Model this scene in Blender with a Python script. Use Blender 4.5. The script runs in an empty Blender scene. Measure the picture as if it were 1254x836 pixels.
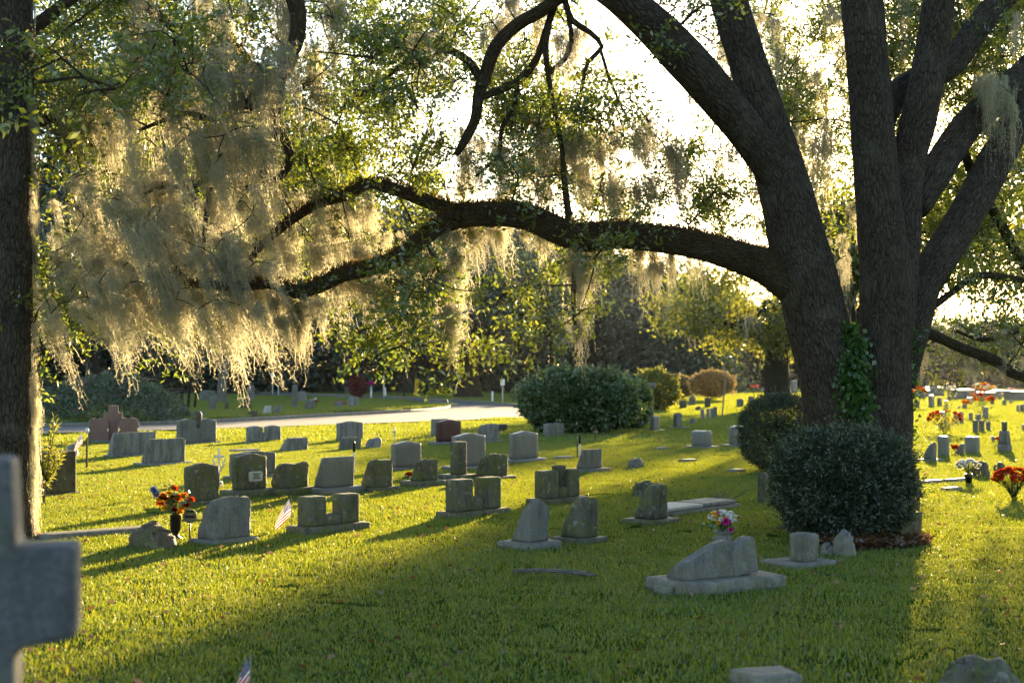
import bpy, bmesh, math, random
import numpy as np
from mathutils import Vector, Matrix, Quaternion, noise as mnoise

random.seed(7)
RNG = np.random.default_rng(7)
R = math.radians
scn = bpy.context.scene
COL = scn.collection

# ------------------------------------------------------------------ camera
FPX, CX, CY = 1741.0, 627.0, 418.0        # 50 mm on 36 mm, in photo pixels
EYE, PITCH = 1.65, R(1.2)
cam_d = bpy.data.cameras.new('camera')
cam = bpy.data.objects.new('camera', cam_d)
COL.objects.link(cam)
cam.location = (0, 0, EYE)
cam.rotation_euler = (math.pi / 2 + PITCH, 0, 0)
cam_d.lens, cam_d.sensor_width = 50, 36
cam_d.clip_start, cam_d.clip_end = 0.1, 5000
cam_d.dof.use_dof = True
cam_d.dof.focus_distance = 16
cam_d.dof.aperture_fstop = 2.7
scn.camera = cam

# ------------------------------------------------------------------ light
SUN_AZ, SUN_EL = math.atan2(518, 1741), R(9.2)     # azimuth clockwise from +Y
world = bpy.data.worlds.new('World')
scn.world = world
world.use_nodes = True
wn = world.node_tree
wn.nodes.clear()
sky = wn.nodes.new('ShaderNodeTexSky')
sky.sky_type = 'NISHITA'
sky.sun_disc = False
sky.sun_elevation = SUN_EL
sky.sun_rotation = SUN_AZ
sky.air_density, sky.dust_density, sky.ozone_density = 1.0, 0.8, 1.3
wb = wn.nodes.new('ShaderNodeBackground')
wb.inputs['Strength'].default_value = 0.088
wo = wn.nodes.new('ShaderNodeOutputWorld')
wn.links.new(sky.outputs[0], wb.inputs[0])
wn.links.new(wb.outputs[0], wo.inputs[0])
sun_d = bpy.data.lights.new('sun', 'SUN')
sun_d.energy = 5.0
sun_d.angle = R(0.6)
sun_d.color = (1.0, 0.75, 0.41)
sun = bpy.data.objects.new('sun', sun_d)
COL.objects.link(sun)
sdir = Vector((math.sin(SUN_AZ) * math.cos(SUN_EL), math.cos(SUN_AZ) * math.cos(SUN_EL), math.sin(SUN_EL)))
sun.rotation_euler = sdir.to_track_quat('Z', 'Y').to_euler()
sun.location = sdir * 60
scn.view_settings.view_transform = 'Standard'
scn.view_settings.look = 'None'
scn.view_settings.gamma = 1
scn.view_settings.exposure = 2.45
scn.view_settings.use_curve_mapping = False
scn.cycles.use_denoising = True
scn.cycles.max_bounces = 8
scn.cycles.diffuse_bounces = 4
scn.cycles.transmission_bounces = 6
scn.cycles.volume_bounces = 0
scn.cycles.sample_clamp_indirect = 6


# ------------------------------------------------------------------ projection helpers
def ray(px, py):
    u, v = (px - CX) / FPX, (CY - py) / FPX
    c, s = math.cos(PITCH), math.sin(PITCH)
    return Vector((u, c - v * s, s + v * c))


def P(px, py, d):
    r = ray(px, py)
    t = d / r.y
    return Vector((r.x * t, d, EYE + r.z * t))


def G(px, py, z=0.0):
    r = ray(px, py)
    t = (z - EYE) / r.z
    return Vector((r.x * t, r.y * t, z))


# ------------------------------------------------------------------ materials
class Mat:
    def __init__(self, name):
        self.m = bpy.data.materials.new(name)
        self.m.use_nodes = True
        self.t = self.m.node_tree
        self.t.nodes.clear()
        self.out = self.t.nodes.new('ShaderNodeOutputMaterial')

    def n(self, typ, props=None, **ins):
        nd = self.t.nodes.new('ShaderNode' + typ)
        for k, v in (props or {}).items():
            setattr(nd, k, v)
        for k, v in ins.items():
            key = int(k[1:]) if k[0] == 'i' and k[1:].isdigit() else k.replace('_', ' ')
            sk = nd.inputs[key]
            if isinstance(v, bpy.types.NodeSocket):
                self.t.links.new(v, sk)
            elif isinstance(v, bpy.types.Node):
                self.t.links.new(v.outputs[0], sk)
            else:
                if hasattr(sk.default_value, '__len__') and len(sk.default_value) == 4 and len(v) == 3:
                    v = (*v, 1)
                sk.default_value = v
        return nd

    def ramp(self, fac, stops, interp='LINEAR'):
        nd = self.t.nodes.new('ShaderNodeValToRGB')
        cr = nd.color_ramp
        cr.interpolation = interp
        while len(cr.elements) < len(stops):
            cr.elements.new(0.5)
        for e, (p, c) in zip(cr.elements, stops):
            e.position = p
            e.color = (*c, 1) if len(c) == 3 else c
        self.t.links.new(fac if isinstance(fac, bpy.types.NodeSocket) else fac.outputs[0], nd.inputs[0])
        return nd.outputs[0]

    def mix(self, fac, a, b, blend='MIX'):
        nd = self.n('Mix', {'data_type': 'RGBA', 'blend_type': blend})
        for idx, v in ((0, fac), (6, a), (7, b)):
            if isinstance(v, bpy.types.Node):
                v = v.outputs[0]
            if isinstance(v, bpy.types.NodeSocket):
                self.t.links.new(v, nd.inputs[idx])
            else:
                nd.inputs[idx].default_value = (*v, 1) if hasattr(v, '__len__') and len(v) == 3 else v
        return nd.outputs[2]

    def math(self, op, a, b=0.0, clamp=False):
        nd = self.n('Math', {'operation': op, 'use_clamp': clamp})
        for i, v in enumerate((a, b)):
            if isinstance(v, bpy.types.Node):
                v = v.outputs[0]
            if isinstance(v, bpy.types.NodeSocket):
                self.t.links.new(v, nd.inputs[i])
            else:
                nd.inputs[i].default_value = v
        return nd.outputs[0]

    def surf(self, s):
        self.t.links.new(s.outputs[0] if isinstance(s, bpy.types.Node) else s, self.out.inputs[0])
        return self.m


def plain(name, c, rough=0.6, metal=0.0, spec=0.4):
    m = Mat(name)
    co = m.n('TexCoord').outputs['Object']
    ns = m.n('TexNoise', Vector=co, Scale=14.0, Detail=5.0)
    col = m.mix(ns.outputs[0], tuple(x * 0.7 for x in c), tuple(min(1, x * 1.25) for x in c))
    p = m.n('BsdfPrincipled', Base_Color=col, Roughness=rough, Metallic=metal)
    p.inputs['Specular IOR Level'].default_value = spec
    bp = m.n('Bump', Strength=0.25, Distance=0.01, Height=ns.outputs[0])
    m.t.links.new(bp.outputs[0], p.inputs['Normal'])
    return m.surf(p)


def granite(name, c, lichen=(0.16, 0.17, 0.06), la=0.3, dark=0.3, rough=0.7, polish=False):
    m = Mat(name)
    co = m.n('TexCoord').outputs['Object']
    rnd = m.n('ObjectInfo').outputs['Random']
    off = m.n('CombineXYZ', X=m.math('MULTIPLY', rnd, 31.0), Y=m.math('MULTIPLY', rnd, 17.0))
    vec = m.n('VectorMath', {'operation': 'ADD'}, i0=co, i1=off).outputs[0]
    sp = m.n('TexNoise', Vector=vec, Scale=90.0, Detail=3.0)
    big = m.n('TexNoise', Vector=vec, Scale=3.2, Detail=6.0, Roughness=0.65)
    st = m.n('VectorMath', {'operation': 'MULTIPLY'}, i0=vec, i1=(11.0, 11.0, 2.2)).outputs[0]
    streak = m.n('TexNoise', Vector=st, Scale=1.0, Detail=5.0, Roughness=0.7)
    lic = m.n('TexNoise', Vector=vec, Scale=5.5, Detail=8.0, Roughness=0.75, Distortion=0.6)
    c1 = m.mix(m.ramp(sp, [(0.35, (0, 0, 0)), (0.65, (1, 1, 1))]), tuple(x * 0.72 for x in c), tuple(x * 1.22 for x in c))
    c2 = m.mix(m.math('MULTIPLY', m.ramp(streak, [(0.46, (0, 0, 0)), (0.60, (1, 1, 1))]), min(1.0, dark * 1.5)), c1, tuple(x * 0.3 for x in c))
    c3 = m.mix(m.math('MULTIPLY', m.ramp(lic, [(0.46, (0, 0, 0)), (0.58, (1, 1, 1))]), min(1.0, la * 1.3)), c2, lichen)
    pale = m.n('TexNoise', Vector=vec, Scale=13.0, Detail=4.0, Roughness=0.6)
    c3 = m.mix(m.math('MULTIPLY', m.ramp(pale, [(0.58, (0, 0, 0)), (0.66, (1, 1, 1))]), min(0.6, la * 1.2)), c3, (0.30, 0.30, 0.26))
    c4 = m.mix(0.5, c3, m.ramp(big, [(0.3, (0.62, 0.62, 0.62)), (0.7, (1.15, 1.15, 1.15))]), 'MULTIPLY')
    c5 = m.mix(0.9, c3, c4)
    p = m.n('BsdfPrincipled', Base_Color=c5, Roughness=0.4 if polish else rough)
    p.inputs['Specular IOR Level'].default_value = 0.35 if polish else 0.3
    h = m.math('ADD', m.math('MULTIPLY', sp.outputs[0], 0.25), m.math('MULTIPLY', lic.outputs[0], 0.8))
    bp = m.n('Bump', Strength=0.12 if polish else 0.8, Distance=0.025, Height=h)
    m.t.links.new(bp.outputs[0], p.inputs['Normal'])
    return m.surf(p)


def leafy(name, stops, tstops, mix=0.45, gloss=0.06, grough=0.35, patch=None):
    m = Mat(name)
    a = m.n('Attribute', {'attribute_name': 'rnd'}).outputs['Fac']
    cd, ct = m.ramp(a, stops), m.ramp(a, tstops)
    if patch:                                           # drier and lusher areas of one plant cover
        pos = m.n('NewGeometry').outputs['Position']
        pn = m.n('TexNoise', Vector=pos, Scale=0.55, Detail=5.0, Roughness=0.65)
        f = m.ramp(pn, [(0.48, (0, 0, 0)), (0.68, (1, 1, 1))])
        f = m.math('MULTIPLY', f, 0.55)
        cd, ct = m.mix(f, cd, patch[0]), m.mix(f, ct, patch[1])
    d = m.n('BsdfDiffuse', Color=cd)
    t = m.n('BsdfTranslucent', Color=ct)
    s = m.n('MixShader', i0=mix, i1=d.outputs[0], i2=t.outputs[0])
    g = m.n('BsdfGlossy', Color=(1, 1, 1), Roughness=grough)
    s2 = m.n('MixShader', i0=gloss, i1=s.outputs[0], i2=g.outputs[0])
    return m.surf(s2)


def bark_mat(name, c0, c1, lichen=(0.22, 0.22, 0.18), la=0.35, moss=0.0):
    m = Mat(name)
    b = m.n('Attribute', {'attribute_name': 'bark'}).outputs['Vector']
    st = m.n('VectorMath', {'operation': 'MULTIPLY'}, i0=b, i1=(1, 1, 0.26)).outputs[0]
    wob = m.n('TexNoise', Vector=b, Scale=3.0, Detail=3.0)
    st2 = m.n('VectorMath', {'operation': 'ADD'}, i0=st, i1=m.n('VectorMath', {'operation': 'SCALE'}, i0=wob.outputs['Color'], Scale=0.12).outputs[0]).outputs[0]
    v = m.n('TexVoronoi', {'feature': 'DISTANCE_TO_EDGE'}, Vector=st2, Scale=34.0)
    n1 = m.n('TexNoise', Vector=st2, Scale=26.0, Detail=8.0, Roughness=0.75)
    n2 = m.n('TexNoise', Vector=b, Scale=2.2, Detail=6.0, Roughness=0.7)
    vr = m.ramp(v, [(0.0, (0, 0, 0)), (0.22, (1, 1, 1))])
    h = m.math('ADD', m.math('MULTIPLY', vr, 0.5), m.math('MULTIPLY', m.ramp(n1, [(0.32, (0, 0, 0)), (0.68, (1, 1, 1))]), 0.55))
    col = m.mix(h, c0, c1)
    col = m.mix(m.math('MULTIPLY', m.ramp(n2, [(0.52, (0, 0, 0)), (0.7, (1, 1, 1))]), la), col, lichen)
    if moss:
        n3 = m.n('TexNoise', Vector=b, Scale=9.0, Detail=6.0)
        col = m.mix(m.math('MULTIPLY', m.ramp(n3, [(0.45, (0, 0, 0)), (0.6, (1, 1, 1))]), moss), col, (0.08, 0.05, 0.02))
    p = m.n('BsdfPrincipled', Base_Color=col, Roughness=0.9)
    p.inputs['Specular IOR Level'].default_value = 0.15
    bp = m.n('Bump', Strength=1.0, Distance=0.05, Height=h)
    m.t.links.new(bp.outputs[0], p.inputs['Normal'])
    return m.surf(p)


M = {}
M['granite'] = granite('grey granite', (0.17, 0.168, 0.162), la=0.2)
M['granite_light'] = granite('pale granite', (0.235, 0.232, 0.225), la=0.12, dark=0.45)
M['granite_mossy'] = granite('mossy granite', (0.125, 0.118, 0.095), lichen=(0.10, 0.12, 0.03), la=0.65, dark=0.5)
M['granite_dark'] = granite('dark granite', (0.085, 0.084, 0.08), la=0.25, dark=0.5)
M['granite_pol'] = granite('polished granite', (0.165, 0.163, 0.16), la=0.08, dark=0.1, polish=True)
M['granite_brown'] = granite('brown weathered stone', (0.12, 0.088, 0.058), la=0.35, dark=0.5)
M['granite_pink'] = granite('pink granite', (0.23, 0.135, 0.12), la=0.08, dark=0.15)
M['granite_red'] = granite('maroon polished granite', (0.055, 0.010, 0.014), la=0.02, dark=0.1, polish=True)
M['concrete'] = granite('rough concrete', (0.19, 0.18, 0.165), la=0.3, dark=0.35)
M['white_stone'] = granite('white marble', (0.50, 0.50, 0.48), la=0.08, dark=0.1)
M['granite_cross'] = granite('blue grey granite', (0.105, 0.11, 0.122), la=0.12, dark=0.3)
M['bark'] = bark_mat('oak bark', (0.012, 0.009, 0.007), (0.125, 0.100, 0.076), la=0.30)
M['bark_limb'] = bark_mat('mossy limb bark', (0.022, 0.016, 0.010), (0.11, 0.085, 0.055), moss=0.5, la=0.15)
M['bark_far'] = bark_mat('far bark', (0.022, 0.019, 0.016), (0.075, 0.064, 0.054), la=0.2)
M['bark_palm'] = bark_mat('palm bark', (0.10, 0.09, 0.08), (0.34, 0.32, 0.29))
M['oak_leaf'] = leafy('oak leaf', [(0, (0.030, 0.055, 0.016)), (0.6, (0.060, 0.100, 0.022)), (1, (0.11, 0.13, 0.025))],
                      [(0, (0.14, 0.21, 0.018)), (0.6, (0.26, 0.32, 0.022)), (1, (0.40, 0.36, 0.03))], 0.5, 0.07)
M['bg_leaf'] = leafy('woodland leaf', [(0, (0.026, 0.048, 0.040)), (0.6, (0.050, 0.082, 0.062)), (1, (0.12, 0.16, 0.115))],
                     [(0, (0.03, 0.055, 0.02)), (1, (0.09, 0.12, 0.03))], 0.25, 0.05, 0.5)
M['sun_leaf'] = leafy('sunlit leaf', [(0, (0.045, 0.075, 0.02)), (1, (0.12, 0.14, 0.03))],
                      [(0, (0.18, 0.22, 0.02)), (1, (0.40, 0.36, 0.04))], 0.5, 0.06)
M['moss'] = leafy('spanish moss', [(0, (0.22, 0.225, 0.175)), (1, (0.42, 0.415, 0.335))],
                  [(0, (0.50, 0.46, 0.31)), (1, (0.82, 0.76, 0.55))], 0.62, 0.0)
M['bg_moss'] = leafy('far spanish moss', [(0, (0.15, 0.17, 0.165)), (1, (0.32, 0.35, 0.33))],
                     [(0, (0.14, 0.13, 0.09)), (1, (0.30, 0.26, 0.17))], 0.3, 0.0)
M['fern'] = leafy('dry resurrection fern', [(0, (0.07, 0.040, 0.015)), (1, (0.17, 0.10, 0.04))],
                  [(0, (0.14, 0.08, 0.03)), (1, (0.28, 0.17, 0.06))], 0.45, 0.0)
M['yew'] = leafy('clipped yew', [(0, (0.022, 0.040, 0.024)), (0.7, (0.045, 0.070, 0.035)), (1, (0.09, 0.11, 0.06))],
                 [(0, (0.03, 0.05, 0.015)), (1, (0.11, 0.13, 0.03))], 0.3, 0.06, 0.5)
M['hedge'] = leafy('glossy hedge leaf', [(0, (0.020, 0.065, 0.016)), (0.8, (0.042, 0.115, 0.024)), (1, (0.08, 0.15, 0.03))],
                   [(0, (0.04, 0.09, 0.012)), (1, (0.12, 0.17, 0.02))], 0.3, 0.10, 0.35)
M['ivy'] = leafy('ivy leaf', [(0, (0.022, 0.070, 0.014)), (1, (0.06, 0.14, 0.025))],
                 [(0, (0.05, 0.13, 0.012)), (1, (0.16, 0.26, 0.03))], 0.4, 0.05)
M['grass'] = leafy('lawn grass', [(0, (0.022, 0.085, 0.012)), (0.55, (0.038, 0.122, 0.018)), (0.93, (0.075, 0.145, 0.026)), (1, (0.22, 0.18, 0.07))],
                   [(0, (0.17, 0.28, 0.010)), (0.55, (0.38, 0.42, 0.012)), (0.93, (0.58, 0.50, 0.020)), (1, (0.50, 0.38, 0.10))], 0.42, 0.05, 0.4, ((0.055, 0.110, 0.026), (0.42, 0.42, 0.03)))
M['litter'] = leafy('fallen leaf', [(0, (0.06, 0.03, 0.012)), (0.8, (0.13, 0.065, 0.025)), (1, (0.24, 0.17, 0.09))],
                    [(0, (0.12, 0.05, 0.02)), (1, (0.35, 0.2, 0.08))], 0.3, 0.05)
M['brush'] = leafy('cut brush', [(0, (0.09, 0.14, 0.075)), (0.6, (0.16, 0.225, 0.13)), (1, (0.32, 0.31, 0.26))],
                   [(0, (0.04, 0.06, 0.02)), (1, (0.12, 0.13, 0.05))], 0.25, 0.04)
M['red_leaf'] = leafy('red leaf', [(0, (0.07, 0.008, 0.014)), (1, (0.17, 0.02, 0.03))], [(0, (0.2, 0.01, 0.02)), (1, (0.4, 0.03, 0.04))], 0.4)
M['purple_leaf'] = leafy('dark purple leaf', [(0, (0.020, 0.013, 0.018)), (1, (0.05, 0.03, 0.035))], [(0, (0.04, 0.015, 0.02)), (1, (0.07, 0.03, 0.03))], 0.3)
M['tan_leaf'] = leafy('tan shrub leaf', [(0, (0.10, 0.09, 0.035)), (1, (0.25, 0.19, 0.09))], [(0, (0.2, 0.15, 0.04)), (1, (0.42, 0.3, 0.12))], 0.45)
M['rust'] = plain('rusty iron', (0.13, 0.065, 0.035), 0.8, 0.2)
M['black_metal'] = plain('black metal', (0.012, 0.012, 0.014), 0.4, 0.3)
M['white_paint'] = plain('white paint', (0.75, 0.75, 0.74), 0.5)
M['yellow_paint'] = plain('yellow paint', (0.62, 0.33, 0.02), 0.5)
M['steel'] = plain('galvanised steel', (0.42, 0.43, 0.45), 0.4, 0.7)
M['wood'] = plain('old grey wood', (0.22, 0.19, 0.15), 0.9)
M['soil'] = plain('dark soil', (0.055, 0.040, 0.028), 0.95, 0, 0.1)
for nm, c in (('orange', (0.75, 0.22, 0.01)), ('yellow', (0.75, 0.42, 0.02)), ('red', (0.55, 0.06, 0.015)), ('maroon', (0.10, 0.012, 0.012)),
              ('blue', (0.15, 0.19, 0.36)), ('white', (0.75, 0.75, 0.72)), ('magenta', (0.62, 0.03, 0.33)), ('pink', (0.75, 0.25, 0.35))):
    q = Mat('petal ' + nm)
    d = q.n('BsdfDiffuse', Color=c)
    t = q.n('BsdfTranslucent', Color=c)
    M['petal_' + nm] = q.surf(q.n('MixShader', i0=0.35, i1=d.outputs[0], i2=t.outputs[0]))


def m_ground():
    m = Mat('lawn ground')
    co = m.n('TexCoord').outputs['Object']
    a = m.n('TexNoise', Vector=co, Scale=0.35, Detail=5.0)
    b = m.n('TexNoise', Vector=co, Scale=9.0, Detail=8.0, Roughness=0.75)
    f = m.n('TexNoise', Vector=co, Scale=70.0, Detail=4.0)
    c = m.ramp(b, [(0.3, (0.022, 0.048, 0.010)), (0.5, (0.040, 0.088, 0.015)), (0.72, (0.07, 0.115, 0.022))])
    c = m.mix(m.math('MULTIPLY', m.ramp(a, [(0.45, (0, 0, 0)), (0.7, (1, 1, 1))]), 0.4), c, (0.085, 0.095, 0.028))
    d = m.n('BsdfDiffuse', Color=c)
    bp = m.n('Bump', Strength=1.0, Distance=0.06, Height=m.math('ADD', b.outputs[0], f.outputs[0]))
    m.t.links.new(bp.outputs[0], d.inputs['Normal'])
    return m.surf(d)


def m_road():
    m = Mat('worn asphalt')
    co = m.n('TexCoord').outputs['Object']
    a = m.n('TexNoise', Vector=co, Scale=0.7, Detail=6.0)
    b = m.n('TexNoise', Vector=co, Scale=45.0, Detail=3.0)
    c = m.mix(b.outputs[0], m.ramp(a, [(0.3, (0.070, 0.073, 0.080)), (0.7, (0.100, 0.104, 0.112))]), (0.085, 0.088, 0.096))
    p = m.n('BsdfPrincipled', Base_Color=c, Roughness=0.85)
    return m.surf(p)


def m_flag():
    m = Mat('striped flag cloth')
    uv = m.n('UVMap').outputs[0]
    s = m.n('SeparateXYZ', Vector=uv)
    x, y = s.outputs[0], s.outputs[1]
    st = m.math('GREATER_THAN', m.math('FRACT', m.math('MULTIPLY', y, 6.5)), 0.5)
    c = m.mix(st, (0.50, 0.02, 0.03), (0.8, 0.8, 0.78))
    vs = m.n('VectorMath', {'operation': 'MULTIPLY'}, i0=uv, i1=(15, 17, 0)).outputs[0]
    star = m.math('LESS_THAN', m.n('TexVoronoi', {'voronoi_dimensions': '2D'}, Vector=vs, Scale=1.0, Randomness=0.0).outputs[0], 0.27)
    canton = m.math('MULTIPLY', m.math('LESS_THAN', x, 0.4), m.math('GREATER_THAN', y, 0.4615))
    c = m.mix(canton, c, m.mix(star, (0.02, 0.03, 0.13), (0.8, 0.8, 0.8)))
    d = m.n('BsdfDiffuse', Color=c)
    t = m.n('BsdfTranslucent', Color=c)
    return m.surf(m.n('MixShader', i0=0.3, i1=d.outputs[0], i2=t.outputs[0]))


M['ground'], M['road'], M['flag'] = m_ground(), m_road(), m_flag()


# ------------------------------------------------------------------ object helpers
def np_mesh(name, V, Q, mat=None, attrs=None, smooth=False, uv=None):
    V = np.asarray(V, dtype=np.float32).reshape(-1, 3)
    Q = np.asarray(Q, dtype=np.int32)
    k = Q.shape[1]
    me = bpy.data.meshes.new(name)
    me.vertices.add(len(V))
    me.vertices.foreach_set('co', V.ravel())
    me.loops.add(Q.size)
    me.loops.foreach_set('vertex_index', Q.ravel())
    me.polygons.add(len(Q))
    me.polygons.foreach_set('loop_start', np.arange(0, Q.size, k, dtype=np.int32))
    if smooth:
        me.polygons.foreach_set('use_smooth', np.ones(len(Q), dtype=bool))
    for an, (dom, data) in (attrs or {}).items():
        data = np.asarray(data, dtype=np.float32)
        typ = 'FLOAT_VECTOR' if data.ndim == 2 else 'FLOAT'
        at = me.attributes.new(an, typ, dom)
        at.data.foreach_set('vector' if data.ndim == 2 else 'value', data.ravel())
    if uv is not None:
        ul = me.uv_layers.new(name='UVMap')
        ul.data.foreach_set('uv', np.asarray(uv, dtype=np.float32)[Q.ravel()].ravel())
    me.update(calc_edges=True)
    if mat:
        me.materials.append(M[mat] if isinstance(mat, str) else mat)
    return me


def link(name, me, parent=None, loc=None, rot=None, scale=None):
    o = bpy.data.objects.new(name, me)
    COL.objects.link(o)
    if parent:
        o.parent = parent
    if loc is not None:
        o.location = loc
    if rot is not None:
        o.rotation_euler = rot
    if scale is not None:
        o.scale = scale
    return o


def tag(o, label=None, cat=None, group=None, kind=None):
    for k, v in (('label', label), ('category', cat), ('group', group), ('kind', kind)):
        if v:
            o[k] = v
    return o


def thing(name, label, cat, loc=(0, 0, 0), rz=0.0, group=None, kind=None):
    o = bpy.data.objects.new(name, None)
    COL.objects.link(o)
    o.empty_display_size = 0.2
    o.location = loc
    o.rotation_euler = (0, 0, rz)
    return tag(o, label, cat, group, kind)


def copy_tree(o, parent=None, label=None, group=None):
    c = o.copy()
    COL.objects.link(c)
    if parent:
        c.parent = parent
    for ch in list(o.children):
        copy_tree(ch, c)
    if label:
        c['label'] = label
    if group:
        c['group'] = group
    return c


class Geo:
    """collects quads with an optional per-face rnd / per-vertex bark"""
    def __init__(self):
        self.V, self.Q, self.r, self.b, self.n = [], [], [], [], 0

    def add(self, V, Q, rnd=None, bark=None):
        V = np.asarray(V, dtype=np.float32).reshape(-1, 3)
        Q = np.asarray(Q, dtype=np.int32)
        self.V.append(V)
        self.Q.append(Q + self.n)
        self.n += len(V)
        self.r.append(np.full(len(Q), 0.5) if rnd is None else np.asarray(rnd))
        self.b.append(np.zeros((len(V), 3)) if bark is None else bark)
        return self

    def mesh(self, name, mat, origin=(0, 0, 0), smooth=False):
        V = np.concatenate(self.V) - np.asarray(origin, dtype=np.float32)
        return np_mesh(name, V, np.concatenate(self.Q), mat,
                       {'rnd': ('FACE', np.concatenate(self.r)), 'bark': ('POINT', np.concatenate(self.b))}, smooth)

    def build(self, name, mat, parent=None, origin=None, smooth=False):
        if origin is None:
            origin = tuple(parent.location) if parent else (0, 0, 0)
        return link(name, self.mesh(name, mat, origin, smooth), parent)


def catmull(pts, step):
    pts = [np.asarray(p, dtype=float) for p in pts]
    if len(pts) == 2:
        n = max(2, int(np.linalg.norm(pts[1] - pts[0][:len(pts[1])]) / step))
        return np.array([pts[0] + (pts[1] - pts[0]) * i / n for i in range(n + 1)])
    ext = [2 * pts[0] - pts[1]] + pts + [2 * pts[-1] - pts[-2]]
    out = []
    for i in range(1, len(ext) - 2):
        p0, p1, p2, p3 = ext[i - 1:i + 3]
        n = max(2, int(np.linalg.norm((p2 - p1)[:3]) / step))
        for k in range(n):
            t = k / n
            out.append(0.5 * ((2 * p1) + (-p0 + p2) * t + (2 * p0 - 5 * p1 + 4 * p2 - p3) * t * t + (-p0 + 3 * p1 - 3 * p2 + p3) * t ** 3))
    out.append(ext[-2])
    return np.array(out)


def tube(pts, nseg=10, step=0.15, lump=0.0, seed=0, cap=True):
    """pts: list of (x,y,z,r). returns V,Q,bark and the centre line"""
    C = catmull([np.array(p, dtype=float) for p in pts], step)
    c, r = C[:, :3], np.maximum(C[:, 3], 0.002)
    n = len(c)
    T = np.gradient(c, axis=0)
    T /= np.linalg.norm(T, axis=1)[:, None] + 1e-9
    up = np.array([0, 1, 0]) if abs(T[0][1]) < 0.9 else np.array([1, 0, 0])
    N = np.cross(T[0], up)
    N /= np.linalg.norm(N)
    Ns = []
    for i in range(n):
        N = N - T[i] * N.dot(T[i])
        N /= np.linalg.norm(N) + 1e-9
        Ns.append(N.copy())
    Ns = np.array(Ns)
    B = np.cross(T, Ns)
    th = np.linspace(0, 2 * math.pi, nseg, endpoint=False)
    L = np.concatenate([[0], np.cumsum(np.linalg.norm(np.diff(c, axis=0), axis=1))])
    rr = r[:, None] * np.ones(nseg)[None]
    if lump:
        for i in range(n):
            for j in range(nseg):
                v = Vector((math.cos(th[j]) * 1.1, math.sin(th[j]) * 1.1, L[i] * 0.8 + seed * 7.3))
                v2 = Vector((math.cos(th[j]) * 3, math.sin(th[j]) * 3, L[i] * 2.5 + seed * 3.1))
                rr[i, j] *= 1 + lump * (mnoise.noise(v) + 0.45 * mnoise.noise(v2))
    V = c[:, None, :] + rr[..., None] * (np.cos(th)[None, :, None] * Ns[:, None, :] + np.sin(th)[None, :, None] * B[:, None, :])
    bark = np.stack([np.cos(th)[None] * rr, np.sin(th)[None] * rr, np.repeat(L[:, None], nseg, 1) + seed], -1)
    i0 = np.arange(n - 1)[:, None] * nseg
    j = np.arange(nseg)[None]
    j1 = (j + 1) % nseg
    Q = np.stack([i0 + j, i0 + j1, i0 + nseg + j1, i0 + nseg + j], -1).reshape(-1, 4)
    V = V.reshape(-1, 3)
    bark = bark.reshape(-1, 3)
    if cap:
        for end, base in ((0, 0), (n - 1, (n - 1) * nseg)):
            ring = c[end] + (V[base:base + nseg] - c[end]) * 0.03
            k = len(V)
            V = np.concatenate([V, ring])
            bark = np.concatenate([bark, bark[base:base + nseg] * np.array([0.03, 0.03, 1])])
            jj = np.arange(nseg)
            jn = (jj + 1) % nseg
            f = np.stack([k + jj, k + jn, base + jn, base + jj], -1) if end == 0 else np.stack([base + jj, base + jn, k + jn, k + jj], -1)
            Q = np.concatenate([Q, f])
    return V, Q, bark, C


def rand_dirs(n):
    v = RNG.normal(size=(n, 3))
    return v / (np.linalg.norm(v, axis=1)[:, None] + 1e-9)


def leaf_quads(pos, length, width, dirs=None, fold=0.25):
    """folded four-cornered leaves"""
    n = len(pos)
    pos = np.asarray(pos)
    d = rand_dirs(n) if dirs is None else dirs
    s = np.cross(d, rand_dirs(n))
    s /= np.linalg.norm(s, axis=1)[:, None] + 1e-9
    u = np.cross(s, d)
    l = np.asarray(length).reshape(-1, 1) * np.ones((n, 1))
    w = np.asarray(width).reshape(-1, 1) * np.ones((n, 1))
    mid = pos + d * l * 0.52 + u * w * fold
    V = np.stack([pos, mid + s * w * 0.5, pos + d * l, mid - s * w * 0.5], 1).reshape(-1, 3)
    Q = np.arange(n * 4).reshape(n, 4)
    return V, Q


def ribbon_strands(tops, lens, seg, width, drift, jit, rnd_base=None):
    """hanging zig-zag ribbons. tops (n,3)"""
    n = len(tops)
    t = np.linspace(0, 1, seg + 1)
    P_ = np.repeat(tops[:, None, :], seg + 1, 1).astype(float)
    P_[:, :, 2] -= lens[:, None] * t[None]
    P_[:, :, :2] += drift[:, None, :] * (t[None, :, None] ** 1.4)
    z = RNG.normal(size=(n, seg + 1, 3)) * jit
    z[:, 0] = 0
    z[:, :, 2] *= 0.5
    P_ += np.cumsum(z, 1) * 0.45 + z * 0.6
    ang = RNG.uniform(0, 2 * math.pi, (n, 1)) + np.cumsum(RNG.normal(size=(n, seg + 1)) * 0.5, 1)
    w = width * (1 - 0.75 * t[None]) * RNG.uniform(0.5, 1.3, (n, seg + 1)) * 0.5
    D = np.stack([np.cos(ang) * w, np.sin(ang) * w, np.zeros_like(w)], -1)
    V = np.stack([P_ - D, P_ + D], 2).reshape(n, (seg + 1) * 2, 3)
    base = (np.arange(n) * (seg + 1) * 2)[:, None]
    k = np.arange(seg)[None] * 2
    Q = np.stack([base + k, base + k + 1, base + k + 3, base + k + 2], -1).reshape(-1, 4)
    return V.reshape(-1, 3), Q, P_


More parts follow.
